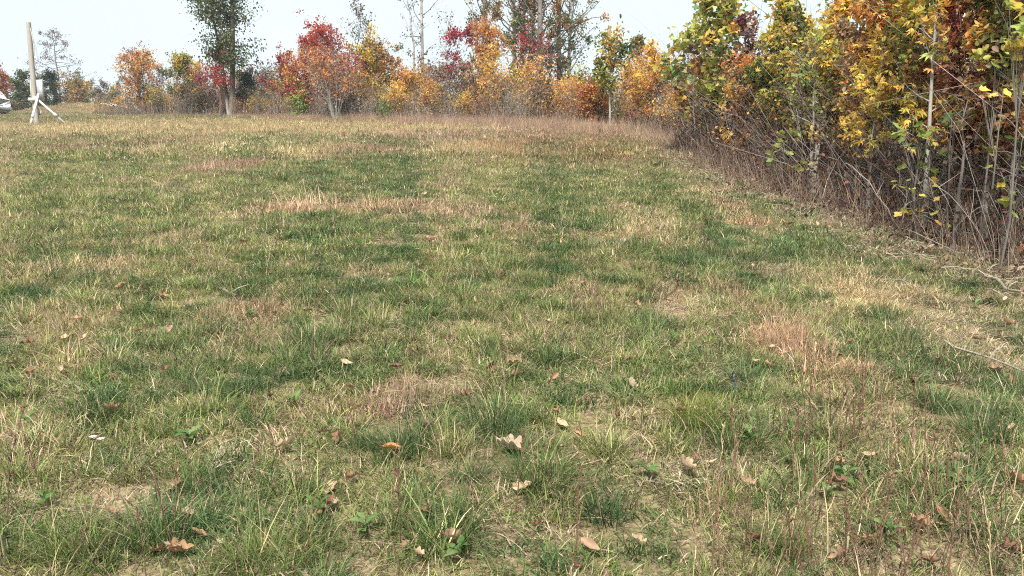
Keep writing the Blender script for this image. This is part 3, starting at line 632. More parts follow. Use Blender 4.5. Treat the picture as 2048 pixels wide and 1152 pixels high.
tree('pine_tree', 1082, 33.5, 165, 24, P('greendk', 'green', ('bgreen', .5, 0, 1)), 2200, .13, 'dark green young pine in front of the thickest trunk', 'tree', vb=253, c0=.12, nb=44, prof='cone', up=.25, bark='dark')
tree('tree', 1048, 34, 178, 34, P('gold', 'yellow', 'olive', 'rust'), 1400, .11, 'gold and olive bush left of the young pine', c0=.08, stems=4, nb=40, bark='mid', clump=.7)
tree('tree', 1118, 33, 180, 30, P('orange', 'pink', 'rust', 'gold'), 1400, .11, 'orange pink bush right of the young pine', c0=.08, stems=4, nb=40, bark='silver', clump=.7)
tree('shrub', 1128, 32, 224, 22, P('green', 'olive', 'greendk'), 700, .09, 'small dark green bush low in front of the orange pink one', 'shrub', c0=.05, stems=4, nb=30)
tree('tree', 1148, 36, 150, 28, P('ygreen', 'yellow', 'olive'), 900, .12, 'yellow green small tree behind the flame orange bush', c0=.15, stems=3, nb=34, bark='grey', clump=.6)
tree('flame_bush', 1190, 29, 178, 34, P('dorange', 'dorange', 'orange', 'rust'), 3200, .085, 'dense flame orange bush left of the young oak', 'shrub', vb=263, c0=.04, stems=9, nb=60, bark='brown', clump=1.2, spread=.45, up=1.0)
tree('oak_sapling', 1220, 25, 82, 36, P(('green', .7, .5, 1), 'olive', ('ygreen', 1, 0, 1), ('gold', .6, 0, 1)), 700, .13, 'young oak with a thin pale trunk standing before the wood', vb=268, c0=.42, nb=24, bark='silver', clump=.55, tpl='oak', r0=.045, wob=.02)
tree('tree', 1264, 33, 74, 34, P('olive', 'gold', 'tan', 'green'), 800, .12, 'slender airy tree against the sky right of the young oak', c0=.35, nb=28, bark='mid', clump=.5, prof='cone', up=.5)
tree('tree', 1262, 29, 160, 30, P('gold', 'rust', 'orange', 'plum'), 1500, .10, 'rust and gold bush right of the young oak trunk', c0=.08, stems=4, nb=42, bark='mid', clump=.7)
tree('shrub', 1258, 26.5, 212, 14, P('red', 'crimson', 'pink'), 500, .09, 'small red bush low at the right of the young oak', 'shrub', c0=.08, stems=4, nb=24)
tree('tree', 1298, 27, 138, 24, P('crimson', 'plum', 'plum'), 700, .10, 'deep crimson sapling behind the yellow orange sapling', c0=.2, stems=2, nb=28, bark='mid', clump=.6)
tree('tree', 1322, 22.5, 112, 36, P('yellow', 'gold', 'orange', ('pink', .6, 0, .6)), 1900, .09, 'yellow orange sapling at the corner where field edge turns', c0=.25, stems=3, nb=44, bark='silver', clump=.6)
tree('multi_stem_tree', 1342, 20.5, 190, 26, P('orange', 'rust', 'brown'), 260, .08, 'clump of pale slender stems at the corner of the thicket', vb=283, c0=.55, stems=7, nb=30, bark='pale', clump=.6, spread=.35, r0=.03)

# --- brush between and behind them: thin saplings nothing tells apart
r_ = np.random.default_rng(5)
FILL = []
for k, (pal, bk, nl, c0) in enumerate([(P('rust', 'tan', 'brown'), 'grey', 200, .3), (P('orange', 'gold', 'gold'), 'mid', 560, .35), (P('olive', 'ygreen', 'gold'), 'mid', 520, .3), (P('brown', 'tan', 'grey'), 'silver', 130, .2),
                                 (P('brown', 'plum', 'grey'), 'brown', 300, .1), (P('gold', 'yellow', 'orange'), 'silver', 520, .4), (P('rust', 'orange', 'tan'), 'grey', 380, .3), (P('grey', 'brown'), 'silver', 60, .25)]):
    FILL.append(tree_meshes(r_, 2.2, .75, pal, nl, .105, bark=bk, c0=c0, stems=6, nb=30, spread=.4, r0=.022, clump=.7))
xs = np.concatenate([np.linspace(LINE[0, 0] - 1.0, LINE[-1, 0], 84), np.linspace(LINE[0, 0] - 1.0, LINE[-1, 0], 40)])
LOOK = ['rust and tan leaved', 'orange gold leaved', 'olive leaved', 'nearly bare silver stemmed', 'dark brown leaved', 'yellow gold leaved', 'rust orange leaved', 'bare grey stemmed']
PLACE = [(345, 'below the orange and gold tree'), (420, 'below the yellow green tree'), (520, 'by the twin trunk tree'), (600, 'in the gap right of the cedar'), (700, 'below the bright red tree'), (800, 'below the golden olive tree'), (870, 'below the two bare trunks'), (945, 'below the crimson leaning sapling'),
         (1020, 'below the peach clumped tree'), (1100, 'below the tall stand'), (1160, 'right of the young pine'), (1240, 'by the young oak'), (9999, 'near the thicket corner')]
for i, x0 in enumerate(xs):
    back = i >= 84
    x1 = x0 + r_.normal() * .25; y1 = float(line_y(x1)) + abs(r_.normal()) * 1.4 + (.1 if not back else 3.0)
    k = int(r_.choice(8, p=[.17, .1, .1, .15, .13, .1, .1, .15])); p = (x1, y1, float(gz(x1, y1)))
    lb = LOOK[k] + (' second row sapling ' if back else ' low brush sapling ') + pick_place(pix_u(p), PLACE)
    plant_tree('brush_sapling', p, FILL[k], lb, 'sapling', 'brush saplings behind the front row' if back else 'brush saplings along the far field edge', r_.uniform(0, 6.28), r_.uniform(.4, .85) * (1.6 if back else 1))
for i in range(16):
    x1 = r_.uniform(-50, -31); y1 = r_.uniform(66, 74); k = [0, 2, 3, 2][i % 4]; p = (x1, y1, float(gz(x1, y1)))
    plant_tree('brush_sapling', p, FILL[k], LOOK[k] + ' brush beyond the crest ' + pick_place(pix_u(p), [(70, 'left of the power pole'), (130, 'right of the power pole'), (200, 'left of the mound'), (9999, 'behind the mound')]), 'sapling', 'low brush beyond the crest', r_.uniform(0, 6.28), r_.uniform(1.1, 1.6))
# low brush filling the foot of the whole tree line
n = 7000; t = r_.uniform(LINE[0, 0] - 3, LINE[-1, 0] + .3, n); y = line_y(np.maximum(t, LINE[0, 0])) + np.abs(r_.normal(size=n)) * 2.2 + .1
h = r_.uniform(.25, .95, n); q = np.linspace(0, 1, 4)[None, :, None]; b = np.stack([t, y, gz(t, y) - .03], 1)
Pt = b[:, None] + np.concatenate([r_.normal(size=(n, 2)) * .3 * h[:, None], h[:, None]], 1)[:, None] * q + np.cumsum(r_.normal(size=(n, 4, 3)) * .07, 1) * h[:, None, None] * (q > 0)
mb = MB(); tubes(mb, Pt, r_.uniform(.006, .013, n)[:, None] * (1 - .6 * q[..., 0]), 3, A_([[.14, .10, .085], [.2, .165, .135], [.1, .07, .06], [.3, .27, .23], [.2, .11, .08]])[r_.integers(0, 5, n)])
tag(link('far_brush', mb.mesh('far_brush', M_BARK)), 'grey and brown brush stems filling the foot of the tree line', 'brush', kind='stuff')
n = 13000; t = r_.uniform(LINE[0, 0] - 3, LINE[-1, 0] + .3, n); y = line_y(np.maximum(t, LINE[0, 0])) + np.abs(r_.normal(size=n)) * 2.2 + .2
pos = np.stack([t, y, gz(t, y) + r_.uniform(.05, 1.0, n)], 1); kk = vnoise(t * .6, y * .2, 77)
col = A_([K['brown'], K['rust'], K['tan'], K['olive'], K['gold'], K['orange'], K['brown']])[np.clip((kk * 5 + r_.uniform(0, 2.2, n)).astype(int), 0, 6)] * .9 * np.exp(.2 * r_.normal(size=(n, 1)))
mb = MB(); leaves(mb, pos, r_.uniform(.06, .12, n), col, 'rhomb', r_, None, .3, .4)
tag(link('far_brush_leaves', mb.mesh('far_brush_leaves', M_LEAF)), 'brown and rust leaves on the low brush of the tree line', 'brush', kind='stuff')

# ------------------------------------------------------------------ thicket on the right
def sap(name, u, D, vtop, wpx, pal, nl, ls, label, **kw):
    kw.setdefault('c0', .3); kw.setdefault('nb', 30); kw.setdefault('bark', 'silver'); kw.setdefault('clump', .8); kw.setdefault('sides', 7); kw.setdefault('r0', .02)
    return tree(name, u, D, vtop, wpx, pal, nl, ls, label, 'sapling', None, **kw)
sap('tulip_sapling', 1392, 16.0, 62, 46, P(('bgreen', 1, .75, 1), 'ygreen', 'gold', ('rust', .8, 0, .7)), 525, .098, 'broad leaved sapling with green top leaves at the left end of the thicket', tpl='tulip')
sap('tulip_sapling', 1432, 14.5, 4, 66, P(('bgreen', .8, .7, 1), ('ygreen', 1.3, .3, 1), 'gold', ('brown', .8, .2, .8), ('rust', .7, 0, .6)), 1000, .098, 'tall broad leaved sapling with yellow green leaves near the thicket left end', tpl='tulip', bark='dark')
sap('sapling', 1492, 13.4, 40, 36, P('plum', 'brown', 'mauve', 'rust'), 884, 0.059, 'dark purple brown sapling between yellow green ones', tpl='oval', bark='dark')
sap('sapling', 1470, 13.0, 120, 46, P('rust', 'orange', 'gold', 'brown'), 1360, 0.056, 'rust leaved sapling below the tall broad leaved one', c0=.15, stems=2, tpl='oval')
sap('sapling', 1548, 12.2, 14, 44, P('ygreen', 'ygreen', 'yellow', ('green', .7, 0, 1)), 896, .098, 'yellow green sapling with drooping narrow leaflets left of the crooked bare top', tpl='hick', bark='grey')
sap('sapling', 1600, 11.2, 44, 44, P('ygreen', 'gold', 'olive', ('rust', .5, 0, .6)), 1530, 0.059, 'olive and gold sapling left of the pale forked trunk', tpl='oval', c0=.2)
sap('bare_sapling', 1642, 12.5, -40, 26, P('grey', 'brown'), 20, .06, 'dead crooked grey top sticking up above the thicket', c0=.55, nb=12, bark='mid', wob=.09)
sap('sapling', 1632, 9.6, 60, 50, P('ygreen', 'yellow', ('lime', .6, 0, 1), ('olive', .6, 0, .7)), 714, 0.059, 'sapling with a pale grey trunk forked into a fan of limbs', tpl='oval', c0=.42, stems=3, bark='pale', r0=.03, spread=.35)
sap('sapling', 1672, 9.9, 6, 52, P('ygreen', 'yellow', 'gold', ('orange', .5, .5, 1)), 800, .085, 'yellow sapling with drooping leaflets right of the dead crooked top', tpl='hick', c0=.35)
sap('sapling', 1718, 9.0, 20, 52, P('orange', 'gold', 'tan', ('olive', .6, 0, .7)), 1615, 0.056, 'tan and orange sapling behind the paired pale stems', tpl='oval', c0=.25)
sap('sapling', 1745, 8.1, 95, 40, P('ygreen', 'gold', 'yellow'), 192, .085, 'paired pale stems with a few yellow green leaf whorls', tpl='hick', c0=.5, stems=2, bark='pale', r0=.022, spread=.12, nb=14)
sap('sapling', 1775, 8.6, -70, 66, P('gold', 'orange', 'yellow', ('ygreen', .6, 0, 1)), 960, .085, 'orange and gold sapling whose drooping leaflets reach the top of the view', tpl='hick', c0=.42, bark='grey')
sap('sapling', 1835, 7.9, -60, 60, P('yellow', 'ygreen', 'orange', 'olive'), 1870, 0.056, 'yellow and olive sapling left of the straight pale trunk', tpl='oval', c0=.35)
sap('sapling', 1860, 6.9, -160, 62, P('gold', 'yellow', 'ygreen'), 176, .085, 'straight pale trunk with limbs in pairs like a candelabrum', tpl='hick', c0=.28, bark='silver', r0=.026, wob=.006, nb=18, up=.8)
sap('sapling', 1930, 7.0, -60, 62, P('rust', 'red', 'pink', ('orange', .8, 0, 1)), 2890, 0.046, 'red and rust leaved sapling right of the straight pale trunk', tpl='oval', c0=.3, bark='dark')
sap('sapling', 1905, 7.6, -140, 66, P('orange', 'gold', 'ygreen', 'rust'), 1870, 0.053, 'orange topped sapling above the red leaves', tpl='oval', c0=.45)
sap('sapling', 1985, 6.4, -140, 70, P('rust', 'gold', 'olive', 'orange'), 2210, 0.050, 'rust and gold sapling close to the right border', tpl='oval', c0=.35, bark='mid')
sap('sapling', 2035, 6.2, -160, 66, P('ygreen', 'olive', 'rust', 'tan'), 2040, 0.053, 'olive sapling cut by the right border', tpl='oval', c0=.3, bark='mid')
sap('grey_stem', 1922, 6.1, 150, 30, P('brown', 'tan'), 40, .06, 'leaning grey dead stem in the shade right of the straight trunk', c0=.5, nb=9, bark='mid', r0=.02, lean=(.12, .05))

# deeper in: nothing tells these apart
r_ = np.random.default_rng(21)
INNER = []
for pal, tp, ls, nl in [(P('gold', 'ygreen', 'olive', 'rust'), 'oval', .06, 1500), (P('rust', 'brown', 'orange'), 'oval', .055, 1500), (P('olive', 'ygreen', 'green'), 'oval', .06, 1500), (P('ygreen', 'yellow', 'gold'), 'hick', .08, 700),
                        (P('orange', 'gold', 'pink'), 'oval', .058, 1500), (P('brown', 'tan', 'plum', 'rust'), 'oval', .055, 1300), (P('olive', 'brown', 'tan'), 'rhomb', .075, 1700)]:
    INNER.append(tree_meshes(r_, 3.1, .85, pal, nl, ls, tpl=tp, bark=['silver', 'mid', 'grey'][len(INNER) % 3], c0=.12, nb=40, stems=1 + len(INNER) % 3, spread=.3, r0=.017, clump=.9))
cnt = 0
while cnt < 78:
    y1 = r_.uniform(5.2, 25); d = r_.uniform(.9, 5.5); x1 = float(edge_x(y1)) + d
    if x1 > .74 * y1 + 2.0: continue
    cnt += 1
    lim = 1.0 if y1 < 8.2 else (.64 if y1 < 14 else .58)
    k = int(r_.integers(0, 7)); p = (x1, y1, float(gz(x1, y1)))
    lb = ['gold and olive', 'rust brown', 'olive green', 'yellow whorled', 'orange gold', 'brown and plum', 'dull olive brown'][k] + ' leaved sapling inside the thicket ' + pick_place(pix_u(p), [(1420, 'at its left end'), (1500, 'behind the tall broad leaved sapling'), (1600, 'left of the dead crooked top'), (1690, 'behind the pale forked trunk'), (1790, 'behind the paired pale stems'), (1880, 'behind the straight pale trunk'), (1960, 'behind the red leaves'), (9999, 'at the right border')])
    plant_tree('sapling', p, INNER[k], lb, 'sapling', 'saplings inside the thicket', r_.uniform(0, 6.28), r_.uniform(.8, 1.12) * lim)

# tangle of dead stems, vines and brown leaves filling the lower thicket
r_ = np.random.default_rng(33)
def thicket_points(n, d0, d1, y0=4.2, y1=24):
    y = r_.uniform(y0, y1, n) ** 1.0; d = r_.uniform(d0, d1, n); x = edge_x(y) + d
    k = x < .74 * y + 2.2; return x[k], y[k], d[k]
mb = MB()
x, y, d = thicket_points(11500, .05, 4.4); n = len(x)
h = r_.uniform(.2, 1.9, n) * np.clip(.25 + d * .8, .2, 1) * (.5 + .9 * vnoise(x * 1.3, y * 1.3, 9)); dr = r_.normal(size=(n, 2)) * .55
b = np.stack([x, y, gz(x, y) - .03], 1); q = np.linspace(0, 1, 4)[None, :, None]
Pt = b[:, None] + np.concatenate([dr * h[:, None], h[:, None]], 1)[:, None] * q + np.cumsum(r_.normal(size=(n, 4, 3)) * .15, 1) * h[:, None, None] * (q > 0)
cc = A_([[.12, .1, .085], [.18, .16, .14], [.065, .05, .042], [.3, .275, .25], [.11, .075, .06]])[r_.integers(0, 5, n)] * np.exp(.15 * r_.normal(size=(n, 1)))
tubes(mb, Pt, r_.uniform(.002, .0055, n)[:, None] * (1 - .6 * q[..., 0]), 3, cc)
tag(link('undergrowth', mb.mesh('undergrowth', M_BARK)), 'tangle of thin grey and brown dead stems in the lower thicket', 'undergrowth', kind='stuff')
mb = MB(); x, y, d = thicket_points(62000, -.05, 4.2); n = len(x)
pos = np.stack([x, y, gz(x, y) + r_.uniform(.02, 2.1, n) * np.clip(.25 + d, .2, 1)], 1)
hz_ = pos[:, 2] - gz(x, y); pick = np.where(r_.uniform(size=n) < np.clip(hz_ - .6, 0, .75), r_.integers(3, 7, n), r_.integers(0, 4, n))
col = A_([K['brown'], K['brown'], K['rust'], K['plum'], K['olive'], K['rust'], K['gold']])[pick] * .68 * np.exp(.25 * r_.normal(size=(n, 1)))  # leaf colours darkened to stand for the shade low in the thicket
leaves(mb, pos, r_.uniform(.03, .07, n), col, 'rhomb', r_, None, .3, .3)
tag(link('dead_foliage', mb.mesh('dead_foliage', M_LEAF)), 'brown withered leaves hanging in the lower thicket', 'foliage', kind='stuff')
mb = MB(); x, y, d = thicket_points(24000, -1.1, 3.0, 3.0, 22); kk = r_.uniform(size=len(x)) < np.clip(.25 + d * .8 + .5, .03, 1); x, y, d = x[kk], y[kk], d[kk]; n = len(x)
pos = np.stack([x, y, gz(x, y) + r_.uniform(.005, .05, n)], 1)
col = A_([K['brown'], (.24, .16, .1), (.2, .13, .09), (.15, .085, .06), (.33, .25, .17)])[r_.integers(0, 5, n)] * np.exp(.25 * r_.normal(size=(n, 1)))
leaves(mb, pos, r_.uniform(.025, .065, n), col, 'oval', r_, None, 0, .7)
tag(link('leaf_litter', mb.mesh('leaf_litter', M_DRYLEAF)), 'brown leaf litter on the ground along the thicket edge', 'leaf litter', kind='stuff')
# pale dead grass and weed stalks along the edge
mb = MB(); x, y, d = thicket_points(1500, -.3, .7, 4.0, 15); n = len(x)
h = r_.uniform(.12, .55, n); b = np.stack([x, y, gz(x, y)], 1); q = np.linspace(0, 1, 3)[None, :, None]
Pt = b[:, None] + np.concatenate([r_.normal(size=(n, 2)) * .3 * h[:, None], h[:, None]], 1)[:, None] * q + r_.normal(size=(n, 3, 3)) * .02 * q
tubes(mb, Pt, np.full((n, 3), .0022) * (1 - .5 * q[..., 0]), 3, A_([[.3, .22, .15], [.2, .13, .095], [.34, .27, .2], [.15, .1, .075]])[r_.integers(0, 4, n)])
tag(link('weed_stalks', mb.mesh('weed_stalks', M_BARK)), 'fine dry weed stalks fringing the foot of the thicket', 'weeds', kind='stuff')

# leaning dead stems and arching briar canes that can be told apart
def cane(name, pts, r0, col, label, cat, group=None, leafc=None):
    p0 = A_(pts[0]); pts = A_(pts, float) - p0
    t = np.linspace(0, 1, len(pts)); q = np.linspace(0, 1, 9)
    c = [np.polyfit(t, pts[:, k], min(3, len(pts) - 1)) for k in range(3)]
    L = np.stack([np.polyval(k, q) for k in c], 1); L += r_.normal(size=L.shape) * .008 * (q[:, None] > 0)
    r0 = r0 * .62; col = A_(col) * .8; mb = MB(); tubes(mb, L, r0 * (1.05 - .75 * q), 5, col)
    for k in range(5):                                          # short side twigs
        i = r_.integers(3, 8); e = L[i] + r_.normal(size=3) * .12; tubes(mb, A_([L[i], (L[i] + e) / 2 + r_.normal(size=3) * .01, e]), r0 * A_([.5, .4, .2]), 3, col)
    o = link(name, mb.mesh(name, M_BARK, True), loc=p0); tag(o, label, cat, group); return o
g0 = lambda u, v: on_ground(u, v)
cane('briar_cane', [g0(1414, 336), at_depth(1440, 300, 14.2), at_depth(1500, 272, 13.8), at_depth(1560, 280, 13.4)], .011, (.36, .29, .22), 'pale cane arching over at the left part of the thicket foot', 'cane')
cane('briar_cane', [g0(1578, 392), at_depth(1560, 366, 9.6), at_depth(1535, 348, 9.5), at_depth(1520, 343, 9.5)], .010, (.42, .24, .15), 'reddish curved stalk bowing left out of the thicket foot', 'cane')
cane('briar_cane', [g0(1582, 392), at_depth(1580, 350, 9.3), at_depth(1577, 312, 9.3)], .009, (.4, .22, .14), 'upright reddish stalk beside the bowed one', 'cane')
cane('briar_cane', [g0(1905, 500), at_depth(1925, 440, 6.0), at_depth(1990, 400, 5.9), at_depth(2045, 425, 5.8)], .008, (.34, .28, .24), 'grey cane arching toward the right border', 'cane')
cane('briar_cane', [g0(1980, 530), at_depth(1950, 450, 5.6), at_depth(1890, 380, 5.6), at_depth(1850, 355, 5.7)], .008, (.4, .34, .3), 'pale cane leaning left near the right border', 'cane')
cane('briar_cane', [g0(1790, 470), at_depth(1765, 400, 6.6), at_depth(1715, 340, 6.8), at_depth(1690, 330, 7)], .008, (.38, .32, .28), 'grey cane bending left below the paired pale stems', 'cane')
cane('briar_cane', [g0(1640, 415), at_depth(1690, 300, 8.6), at_depth(1760, 250, 8.2), at_depth(1830, 242, 8.0)], .009, (.42, .38, .33), 'pale cane arching right across the thicket middle', 'cane')
for i in range(26):
    u0 = r_.uniform(1560, 1790); D0 = 3.9 * FPX / (u0 - 1024) + r_.uniform(.1, .8); D0 = min(D0, 11)
    q = at_depth(u0, 420, D0); b = A_([q[0] + .15, D0, float(gz(q[0] + .15, D0))]); l = r_.uniform(.7, 1.4)
    e = b + A_([.75 + r_.normal() * .15, r_.normal() * .3, 1.0]) * l * .8
    cane('dead_stem', [b, (b + e) / 2 + A_([0, 0, .05]), e], r_.uniform(.006, .013), A_(BARK['silver']) * r_.uniform(.6, 1.1), ['thin', 'thick', 'short', 'long'][i % 2 + 2 * (l > 1.05) if i % 2 else 2 + (l > 1.05)] + ' dead grey stem leaning right ' + pick_place(u0, [(1600, 'by the low green shoot'), (1640, 'below the pale forked trunk'), (1680, 'right of the pale forked trunk'), (1720, 'left of the paired pale stems'), (1755, 'among the paired pale stems'), (9999, 'right of the paired pale stems')]), 'dead stem', 'leaning dead stems in the thicket middle')

# big lobed leaves one can pick apart: low tulip tree shoots
LEAFMESH = {}
def big_leaf(colname, k):
    if (colname, k) not in LEAFMESH:
        r = np.random.default_rng(k + 91); mb = MB(); v, t = TPL[['tulip', 'maple', 'tulip'][k % 3]]
        v = v.copy(); v[:, 2] += .35 * (v[:, 1] - .2) ** 2 * (-1) ** k * .5 - .15 * v[:, 1] + r.normal(size=len(v)) * .03
        c = A_(K[colname]) * np.exp(.12 * r.normal(size=(len(v), 1))); c[0] *= 1.15
        n = len(v)
        pet = A_([[-.012, 0.02, 0], [.012, .02, 0], [0, -.35, -.05]])
        mb.add(v, T=t, C=c); mb.add(pet, T=[[0, 1, 2]], C=A_(K['olive']))
        LEAFMESH[(colname, k)] = mb.mesh('leaf', M_LEAF)
    return LEAFMESH[(colname, k)]
def shoot(u, v, D, ru, rv, n, cols, size, label):
    c = at_depth(u, v, D); base = A_([c[0] + .05, D + .1, 0]); base[2] = gz(base[0], base[1])
    e = link('tulip_shoot', None, loc=base); tag(e, label, 'sapling')
    mb = MB(); top = c - base; rr = A_([ru, 0, rv]) * D / FPX
    q = np.linspace(0, 1, 6)[:, None]; st = top * q + np.cumsum(r_.normal(size=(6, 3)) * .012, 0) * (q > 0); tubes(mb, st, .009 * (1.1 - .7 * q[:, 0]), 6, A_(BARK['mid']))
    spots = []
    for i in range(n):
        p = top + A_([r_.uniform(-1, 1) * rr[0], r_.normal() * rr[0] * .6, r_.uniform(-1, 1) * rr[2]])
        i0 = r_.integers(3, 6); m = (st[i0] + p) / 2 + A_([0, 0, .02]); tubes(mb, A_([st[i0], m, p]), A_([.004, .003, .0015]), 3, A_(BARK['mid'])); spots.append(p)
    stem = link('stem', mb.mesh('stem', M_BARK, True), e)
    for p in spots:
        o = link('leaf', big_leaf(cols[r_.integers(0, len(cols))], int(r_.integers(0, 3))), e, loc=p,
                 rot=(r_.uniform(-.9, .5), r_.uniform(-.7, .7), r_.uniform(0, 6.28)), scale=size * r_.uniform(.55, 1.05))
shoot(1568, 300, 9.4, 30, 42, 16, ['bgreen', 'lime', 'ygreen', 'bgreen'], .12, 'low shoot of big green lobed leaves above the reddish stalks')
shoot(1828, 292, 6.6, 34, 50, 22, ['bgreen', 'green', 'bgreen', 'lime'], .11, 'shoot of big green lobed leaves beside the straight pale trunk')
shoot(1835, 400, 6.4, 46, 46, 24, ['lime', 'yellow', 'bgreen', 'ygreen', 'gold'], .085, 'yellowing green leaves low under the straight pale trunk')
shoot(1862, 277, 6.5, 9, 12, 3, ['yellow', 'ygreen'], .11, 'two or three yellow lobed leaves close right of the straight trunk')
shoot(1990, 190, 5.9, 24, 14, 6, ['yellow', 'gold', 'yellow'], .095, 'bright yellow leaf cluster in the shade near the right border')
shoot(2040, 50, 5.3, 26, 60, 16, ['yellow', 'lime', 'yellow'], .13, 'cluster of large lemon yellow leaves in the top right corner')
shoot(1985, 150, 6.2, 40, 40, 14, ['bgreen', 'green', 'lime'], .10, 'green lobed leaves above the bright yellow cluster')
shoot(2015, 320, 5.8, 40, 70, 18, ['ygreen', 'olive', 'lime', 'green'], .085, 'olive green leaves at the right border half way down')
shoot(1912, 235, 6.4, 26, 22, 9, ['green', 'bgreen'], .10, 'small green leaf cluster in the shade right of the straight trunk')
shoot(1400, 215, 15.5, 24, 20, 10, ['ygreen', 'lime', 'gold'], .12, 'yellow green leaf cluster low at the thicket left end')
shoot(1600, 165, 9.8, 60, 40, 14, ['lime', 'bgreen', 'yellow'], .11, 'scattered green and yellow lobed leaves left of the pale forked trunk')
shoot(1612, 335, 8.6, 14, 16, 4, ['ygreen', 'tan'], .11, 'few pale yellow leaves right of the low green shoot')
shoot(2030, 385, 5.4, 26, 40, 10, ['lime', 'ygreen', 'yellow'], .09, 'yellow green leaves low at the right border')

# fine twigs and broken stalks strewn along the thicket foot
x, y, d = thicket_points(2600, -.8, 1.0, 3.2, 20); n = len(x); a = r_.uniform(0, 6.28, n); l = r_.uniform(.06, .3, n)
c = np.stack([x, y, gz(x, y) + r_.uniform(.01, .05, n)], 1); dv = np.stack([np.cos(a), np.sin(a) , r_.normal(size=n) * .2 + .14 * np.sin(a)], 1) * l[:, None]; q = np.linspace(-.5, .5, 4)[None, :, None]
mb = MB(); tubes(mb, c[:, None] + dv[:, None] * q + r_.normal(size=(n, 4, 3)) * .012, np.full((n, 4), .0026), 3, A_([[.36, .3, .23], [.24, .18, .14], [.44, .38, .3], [.15, .11, .09]])[r_.integers(0, 4, n)])
tag(link('twig_litter', mb.mesh('twig_litter', M_BARK)), 'fine grey twigs strewn along the foot of the thicket', 'twigs', kind='stuff')

# ------------------------------------------------------------------ leaning power pole with its braces and meter board
def mesh_part(name, mb, mat, parent, smooth=False): return link(name, mb.mesh(name, mat, smooth), parent)
def power_pole():
    b = on_ground(74, 251); D = b[1]; k = D / FPX
    e = link('power_pole', None, loc=b); tag(e, 'weathered leaning power pole with meter board and pale wooden braces', 'power pole')
    top = at_depth(57, 45, D) - b
    def px(u, v, dy=0.0): return at_depth(u, v, D + dy) - b
    mb = MB(); q = np.linspace(0, 1, 9)[:, None]; ax = A_([0, 0, -.3]) + (top - A_([0, 0, -.3])) * q
    tubes(mb, ax, .108 - .022 * q[:, 0], 12, (.34, .315, .275)); n = mb.n
    ring = mb.V[0][-12:]; mb.add(np.concatenate([ring, ring.mean(0, keepdims=True) + A_([[0, 0, .01]])]), T=[[i, (i + 1) % 12, 12] for i in range(12)], C=(.34, .3, .24))
    mesh_part('post', mb, M_WOOD, e, True)
    up = nrm(top); R = lambda a: Matrix.Rotation(a, 3, 'Y')
    tilt = math.atan2(top[0], top[2])
    mb = MB(); box(mb, px(68, 180, .16), (14 * k, .04, 40 * k), (.42, .42, .38), R(tilt + .02)); mesh_part('backing_board', mb, M_WOOD, e)
    mb = MB(); box(mb, px(81, 181, .02), (10 * k, .13, 40 * k), (.38, .41, .41), R(tilt - .03)); bx = mesh_part('meter_box', mb, M_METAL, e)
    mb = MB(); box(mb, px(81, 181, -.052), (8.6 * k, .012, 37 * k), (.41, .44, .44), R(tilt - .03)); mesh_part('door', mb, M_METAL, bx)
    mb = MB(); box(mb, px(64.5, 199, -.16), (15 * k, .05, 6.5 * k), (.48, .48, .45), R(.03)); mesh_part('cross_block', mb, M_WOOD, e)
    for (u0, v0, u1, v1, y0, y1, w_) in [(77, 187, 58.5, 257.5, -.2, -1.0, .085), (68.5, 193, 136, 247, -.26, -.35, .075)]:
        p, q2 = px(u0, v0, y0), px(u1, v1, y1); g = float(gz(q2[0] + b[0], q2[1] + b[1])) - b[2]; q2[2] = min(q2[2], g + .02) - .03
        d = q2 - p; L = np.linalg.norm(d); zax = nrm(d); yax = nrm(np.cross(zax, [1, 0, 0])); xax = np.cross(yax, zax)
        Mx = np.stack([xax, yax, zax], 1); mb = MB(); box(mb, (p + q2) / 2, (w_, .04, L), (.5, .49, .46), Mx); br_ = mesh_part('brace', mb, M_WOOD, e)
        mb = MB(); c = p + d * .62 + A_([.04, -.06, 0]); box(mb, c, (.1, .04, .16), (.46, .44, .4), Mx); mesh_part('cleat', mb, M_WOOD, br_)
    mb = MB(); box(mb, px(81, 225, .1), (.1, .05, .2), (.55, .5, .42), R(.1)); mesh_part('stake', mb, M_WOOD, e)
    for j, pts in enumerate([[(61, 58), (64, 68), (67, 90), (69, 112)], [(61, 60), (66, 76), (72, 96), (76, 121)], [(61, 56), (66, 82), (70, 101)]]):
        mb = MB(); L = A_([px(u, v, -.1) for u, v in pts]); tubes(mb, L, np.full(len(L), .016), 5, (.42, .43, .45)); mesh_part('cable', mb, M_METAL, e, True)
power_pole()

